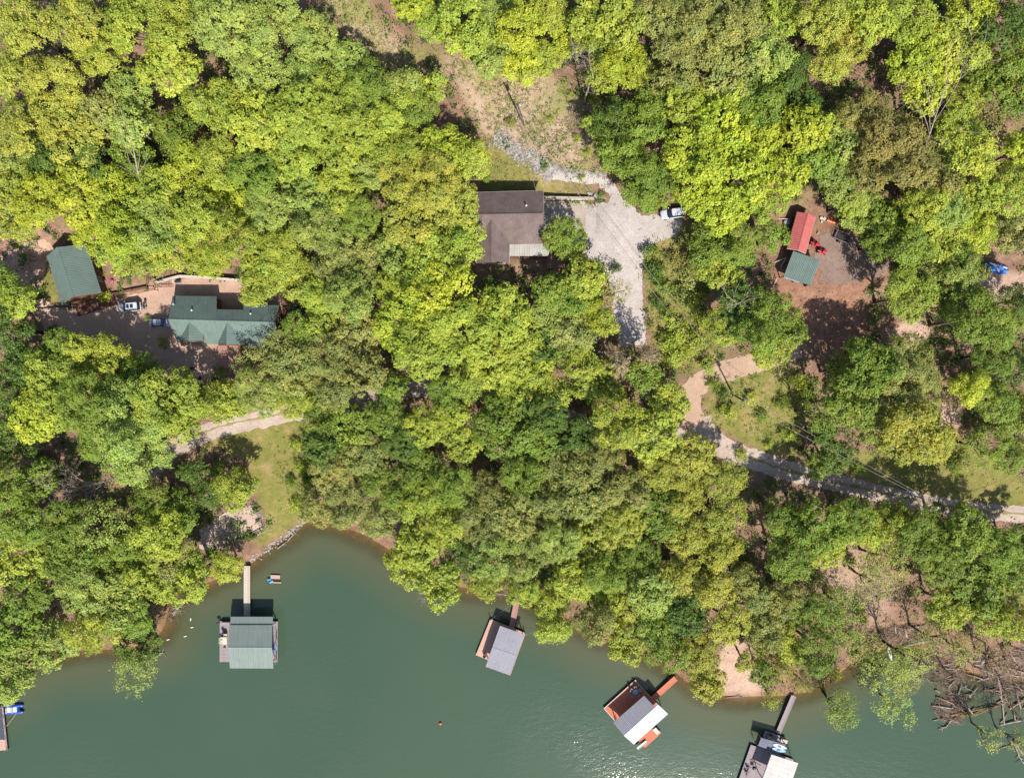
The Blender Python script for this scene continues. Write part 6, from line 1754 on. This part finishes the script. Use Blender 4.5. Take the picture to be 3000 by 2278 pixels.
LOGS = [((620, 345), (925, 285), .3, 0), ((590, 330), (645, 200), .14, 0), ((630, 130), (660, 240), .26, 0), ((535, 100), (545, 200), .14, 0), ((700, 300), (900, 255), .16, 0), ((920, 250), (1150, 228), .18, 4),
        ((925, 280), (1040, 355), .22, 0), ((805, 475), (1010, 410), .16, 2), ((1665, 530), (1700, 625), .14, 2), ((1630, 1170), (1905, 1120), .16, 2), ((1640, 1150), (1730, 1050), .14, 0), ((1700, 560), (1985, 640), .2, 5),
        ((1430, 580), (1620, 660), .16, 3), ((1760, 1010), (1985, 900), .2, 6), ((1600, 1395), (1870, 1335), .1, 4), ((880, 955), (1110, 992), .18, 6), ((940, 870), (1130, 950), .18, 5), ((870, 1105), (990, 1080), .1, 3),
        ((1250, 940), (1330, 1050), .16, 2), ((1320, 1030), (1375, 990), .12, 0), ((1540, 550), (1640, 548), .12, 0), ((1610, 587), (1720, 585), .12, 0), ((270, 290), (350, 375), .18, 0), ((270, 440), (400, 320), .16, 2),
        ((1660, 850), (1715, 980), .16, 3), ((1650, 940), (1720, 990), .12, 1), ((1920, 1010), (1985, 930), .14, 3), ((1950, 1060), (1985, 1000), .12, 3), ((1500, 1020), (1610, 985), .1, 1), ((1740, 480), (1880, 505), .12, 3),
        ((1815, 420), (1880, 515), .12, 1), ((1640, 465), (1900, 465), .1, 4), ((680, 295), (720, 250), .1, 0), ((575, 160), (600, 220), .1, 0), ((1100, 695), (1200, 680), .12, 3), ((1090, 680), (1170, 650), .1, 2), ((1130, 500), (1280, 525), .12, 3),
        ((1220, 465), (1350, 455), .1, 2), ((960, 515), (1000, 530), .12, 0), ((1080, 830), (1210, 850), .1, 4), ((1000, 1010), (1170, 1040), .1, 5), ((1040, 1090), (1165, 1140), .12, 4), ((1240, 940), (1320, 1030), .1, 0), ((1900, 380), (1985, 400), .16, 2), ((1470, 350), (1490, 420), .1, 1), ((1745, 640), (1920, 690), .12, 5), ((1850, 780), (1985, 850), .12, 5)]
lr_ = random.Random(77)
while len(LOGS) < 110:   # the heap goes on between the logs picked out above
    x_, y_ = lr_.uniform(560, 1985), lr_.uniform(120, 1000)
    if not 0.30 * x_ - 60 < y_ < 0.30 * x_ + 520: continue
    a__ = lr_.gauss(.15, .75); l__ = lr_.uniform(60, 210)
    LOGS.append(((x_, y_), (x_ + l__ * math.cos(a__), y_ + l__ * math.sin(a__)), lr_.uniform(.08, .17), lr_.choice((0, 2, 4))))
for i, (a_, b_, r_, tw) in enumerate(LOGS):
    r_ *= 1.2
    ga, gb = G(*Q(*a_)), G(*Q(*b_))
    ga.z = max(ga.z, 0.0) + r_ * .6; gb.z = max(gb.z, 0.0) + r_ * .6 + rg.uniform(0, .25)
    m_ = ga.lerp(gb, .5) + Vector((rg.gauss(0, .12), rg.gauss(0, .12), .05))
    log([ga, m_, gb], r_, r_ * .65, DRIFT if i % 3 else DEADWOOD, 'bleached driftwood log heaped in the flooded shore wood', 'driftwood logs', twigs=tw, seed=i)
# longer dead trunks reaching into the water
for i, (pts, r_, lab) in enumerate((([(1670, 615), (1705, 760), (1740, 960), (1765, 1220)], .2, 'long bleached dead trunk sliding into the lake'), ([(1235, 1130), (1160, 1190), (1110, 1250), (1030, 1282)], .18, 'crooked drift log pointing out into open water'),
                                    ([(1805, 1365), (1890, 1470), (1930, 1580), (1985, 1660)], .22, 'smooth pale trunk floating off the driftwood'), ([(1870, 1400), (1930, 1500), (1985, 1560)], .26, 'forked pale trunk floating off the driftwood'))):
    w = [P(*Q(*p), .1 + .05 * k_) for k_, p in enumerate(pts)]
    log(w, r_, r_ * .5, DEADWOOD, lab, None, twigs=7, seed=40 + i)
for i, (a_, b_, lab) in enumerate((((1438, 1732), (1540, 1755), 'thin bleached log at the grey boathouse bank'), ((1435, 1735), (1470, 1741), 'short bleached log at the grey boathouse bank'), ((1500, 1715), (1520, 1733), 'stubby log above the brown gangway'), ((1740, 1832), (1768, 1842), 'pale broken log under the lakeside trees'),
                                 ((845, 1580), (868, 1560), 'drift log against the lawn shore stones'), ((815, 1605), (850, 1580), 'long drift log below the lawn shore stones'), ((505, 1795), (535, 1780), 'bare stick in the brown shallows'), ((510, 1800), (540, 1760), 'grey drift branch on the brown shallows bank'), ((470, 1910), (490, 1905), 'pale stick off the wooded point'), ((2125, 2041), (2172, 2038), 'pale driftwood on the beach waterline'))):
    ga, gb = G(*a_), G(*b_); ga.z = max(ga.z, 0) + .1; gb.z = max(gb.z, 0) + .12
    log([ga, ga.lerp(gb, .5) + Vector((0, .1, .05)), gb], .12, .07, DEADWOOD, lab, None, twigs=3, seed=60 + i)
# debris rafts
def debris(name, poly_px, n, label, seed):
    rng = random.Random(seed); mb = MB()
    xs2 = [p[0] for p in poly_px]; ys2 = [p[1] for p in poly_px]
    k = 0
    while k < n:
        x, y = rng.uniform(min(xs2), max(xs2)), rng.uniform(min(ys2), max(ys2))
        if not in_poly(poly_px, np.array([x]), np.array([y]))[0]: continue
        g = G(x, y); g.z = max(g.z, 0) + rng.uniform(0, .2)
        a = rng.gauss(-.3, .8); L = rng.uniform(.3, 1.8)
        mb.tube([g, g + Vector((math.cos(a) * L, math.sin(a) * L, rng.uniform(-.05, .15)))], [rng.uniform(.02, .07), .02], 4, cap=False); k += 1
    return tag(mb.build(name, DRIFT), label, 'driftwood', kind='stuff')
debris('drift_debris', [Q(850, 960), Q(1100, 800), Q(1250, 880), Q(1240, 1080), Q(1150, 1140), Q(950, 1100)], 700, 'raft of broken twigs floating at the steel truss', 1)
debris('drift_debris', [Q(250, 260), Q(420, 130), Q(740, 90), Q(800, 250), Q(620, 330), Q(380, 340)], 700, 'bed of washed-up sticks above the white canoe', 2)
debris('drift_debris', [Q(750, 420), Q(1250, 420), Q(1300, 700), Q(1050, 820), Q(850, 700)], 700, 'grey twigs among the thin-leaved flooded trees', 9)
debris('drift_debris', [Q(1400, 380), Q(1985, 380), Q(1985, 800), Q(1700, 900), Q(1500, 700)], 900, 'tangle of grey twigs in the flooded wood', 3)
debris('drift_debris', [(490, 1770), (520, 1730), (560, 1725), (570, 1750), (520, 1800), (490, 1830)], 260, 'washed-up sticks on the wooded point', 4)
debris('drift_debris', [(1420, 1715), (1500, 1690), (1530, 1710), (1530, 1735), (1440, 1740)], 260, 'sticks on the bank above the grey-roofed boathouse', 5)
debris('brush_pile', [(1665, 320), (1700, 325), (1715, 370), (1690, 410), (1660, 380)], 320, 'dark brush pile at the clearing edge', 6)

# rusty lattice truss
a_, b_ = P(*Q(1165, 1122), .3), P(*Q(1690, 1018), .5)
o = empty('steel_truss', a_, 'rusty steel lattice truss lying in the drift debris', 'truss')
dv = b_ - a_; L = dv.length; t_ = dv.normalized(); s_ = Vector((t_.y, -t_.x, 0))
wid = lambda t: max(.05, .95 * min(1, t * 2.2, (1 - t) * 1.9))
for sgn, nm in ((0, 'chord'), (1, 'chord')):
    pts = [t_ * (L * k / 10) + s_ * (wid(k / 10) * sgn * 1.15) for k in range(11)]
    mb = MB()
    for q0, q1 in zip(pts[:-1], pts[1:]): mb.bar(q0, q1, .11)
    mb.build(nm, RUST, o)
for k in range(10):
    q0 = t_ * (L * k / 10) + (s_ * wid(k / 10) * 1.15 if k % 2 else Vector()); q1 = t_ * (L * (k + 1) / 10) + (Vector() if k % 2 else s_ * wid((k + 1) / 10) * 1.15)
    MB().bar(q0 + Vector((0, 0, .03)), q1 + Vector((0, 0, .03)), .08).build('lattice_bar', RUST, o)

# bare and dead trees
def bare_tree(base, tip, spread, label, seed, mat=DEADWOOD, depth=3, r0=.16, n0=9):
    rng = random.Random(seed)
    base = Vector(base); tip = Vector(tip) - base
    r = empty('dead_tree', base, label, 'tree', 'leafless dead trees')
    bend = Vector((rng.uniform(-.4, .4), rng.uniform(-.4, .4), 0))
    tp = [Vector((0, 0, -.4)), tip * .4 + bend, tip * .75 + bend * .5, tip]
    MB().tube(tp, [r0 * 1.3, r0, r0 * .6, .03], 7).build('trunk', mat, r, smooth=True)
    def grow(mb, p, d_, L, rr, dep):
        pts = [p]; q = p
        for _ in range(3):
            d_ = (d_ + Vector((rng.gauss(0, .16), rng.gauss(0, .16), rng.gauss(0, .12)))).normalized()
            q = q + d_ * L / 3; pts.append(q)
        mb.tube(pts, [rr, rr * .8, rr * .55, rr * .3], 5, cap=False)
        if dep > 0:
            for _ in range(4):
                i = rng.randint(1, 3)
                d2 = (d_ + Vector((rng.gauss(0, .6), rng.gauss(0, .6), rng.gauss(.05, .3)))).normalized()
                grow(mb, pts[i], d2, L * rng.uniform(.4, .7), rr * .5, dep - 1)
    for k in range(n0):
        f = rng.uniform(.35, .98); p = tip * f + bend * (.5 if f > .6 else 1)
        a = rng.uniform(0, 6.28)
        dd = (tip.normalized() * .9 + Vector((math.cos(a), math.sin(a), rng.uniform(-.2, .5))) * spread).normalized()
        mb = MB(); grow(mb, p, dd, tip.length * rng.uniform(.22, .42), r0 * .36, depth - 1); mb.build('limb', mat, r)
def up(px, py, h): g = G(px, py); return Vector((g.x, g.y, g.z + h))
def pt(px, py, dz):
    z = G(px, py).z + dz; return P(px, py, z)
bare_tree(G(1258, 1690), pt(1250, 1752, 3.5), 1.1, 'bare grey tree leaning over the water', 3, depth=3, n0=16, r0=.16)
bare_tree(G(455, 1372), pt(190, 1440, 7.0), .7, 'big fallen grey tree with forked bare limbs', 5, depth=3, n0=14, r0=.26)
bare_tree(pt(1663, 70, 6), pt(1695, 185, 10.0), .6, 'broken dead treetop hanging above the clearing', 7, depth=2, n0=16, r0=.14)
bare_tree(G(1708, 305), pt(1738, 215, 9.0), .7, 'bleached dead snag at the edge of the clearing', 9, depth=2, n0=8, r0=.16)
bare_tree(G(2148, 930), pt(2158, 885, 11.0), 1.0, 'dead snag with curled bare limbs among green trees', 11, depth=2, n0=10, r0=.16)
bare_tree(G(2890, 1880), pt(2890, 1975, 9.0), .5, 'slender dead tree in the flooded driftwood', 13, depth=2, n0=9, r0=.11)
bare_tree(G(375, 1030), pt(375, 1030, 13.0), .8, 'thin bare treetop among the leafy crowns uphill of the barn', 15, depth=2, n0=8, r0=.1) if False else None
bare_tree(G(430, 640), pt(383, 400, 15.0), .5, 'pale leafless trunk standing in the light-green wood', 17, depth=1, n0=6, r0=.16)
bare_tree(G(520, 1600), pt(430, 1590, 10.0), .8, 'grey leafless tree behind the sand pit', 19, depth=2, n0=12, r0=.13)
bare_tree(G(2650, 640), pt(2780, 225, 17.0), .5, 'grey leafless treetop in the uphill wood', 21, depth=2, n0=10, r0=.14)

for i, (bx_, by_, tx_, ty_, h_) in enumerate(((2700, 1925, 2735, 1965, 6), (2760, 1950, 2800, 1985, 7), (2830, 1930, 2880, 1965, 7), (2890, 1960, 2950, 2000, 8), (2940, 1930, 2990, 1955, 7), (2930, 2010, 2985, 2050, 6), (2960, 2080, 2995, 2110, 5), (2800, 1900, 2850, 1925, 7), (2960, 1890, 3010, 1910, 7))):
    bare_tree(G(bx_, by_), pt(tx_, ty_, h_), 1.0, 'drowned leafless tree standing in the driftwood', 100 + i, depth=2, n0=9, r0=.12)

# ------------------------------------------------------------------ labels by nearest landmark
LM = {'the brown-roofed house': (1490, 660), 'the green-roofed barn': (215, 800), 'the long green-roofed house': (640, 930), 'the red-roofed shed': (2350, 680),
      'the square green shed': (2350, 790), 'the blue tarp': (2920, 785), 'the pole in the clearing': (1530, 340), 'the pole in the field': (2150, 1150),
      'the driveway end': (1860, 980), 'the green-roofed boathouse': (730, 1870), 'the grey-roofed boathouse': (1480, 1900), 'the red-decked boathouse': (1870, 2080),
      'the white-roofed dock': (2290, 2230), 'the shore lawn': (820, 1400), 'the driftwood': (2760, 1930), 'the dirt road bend': (2030, 1130), 'the pole by the lane': (2850, 1540),
      'the blue pedal boat': (40, 2070), 'the stone ditch': (1580, 450), 'the timbered sand pit': (680, 1550), 'the white boat': (2606, 1910)}
NAMER.finish({k: Vector(G(*v)[:2]) for k, v in LM.items()})
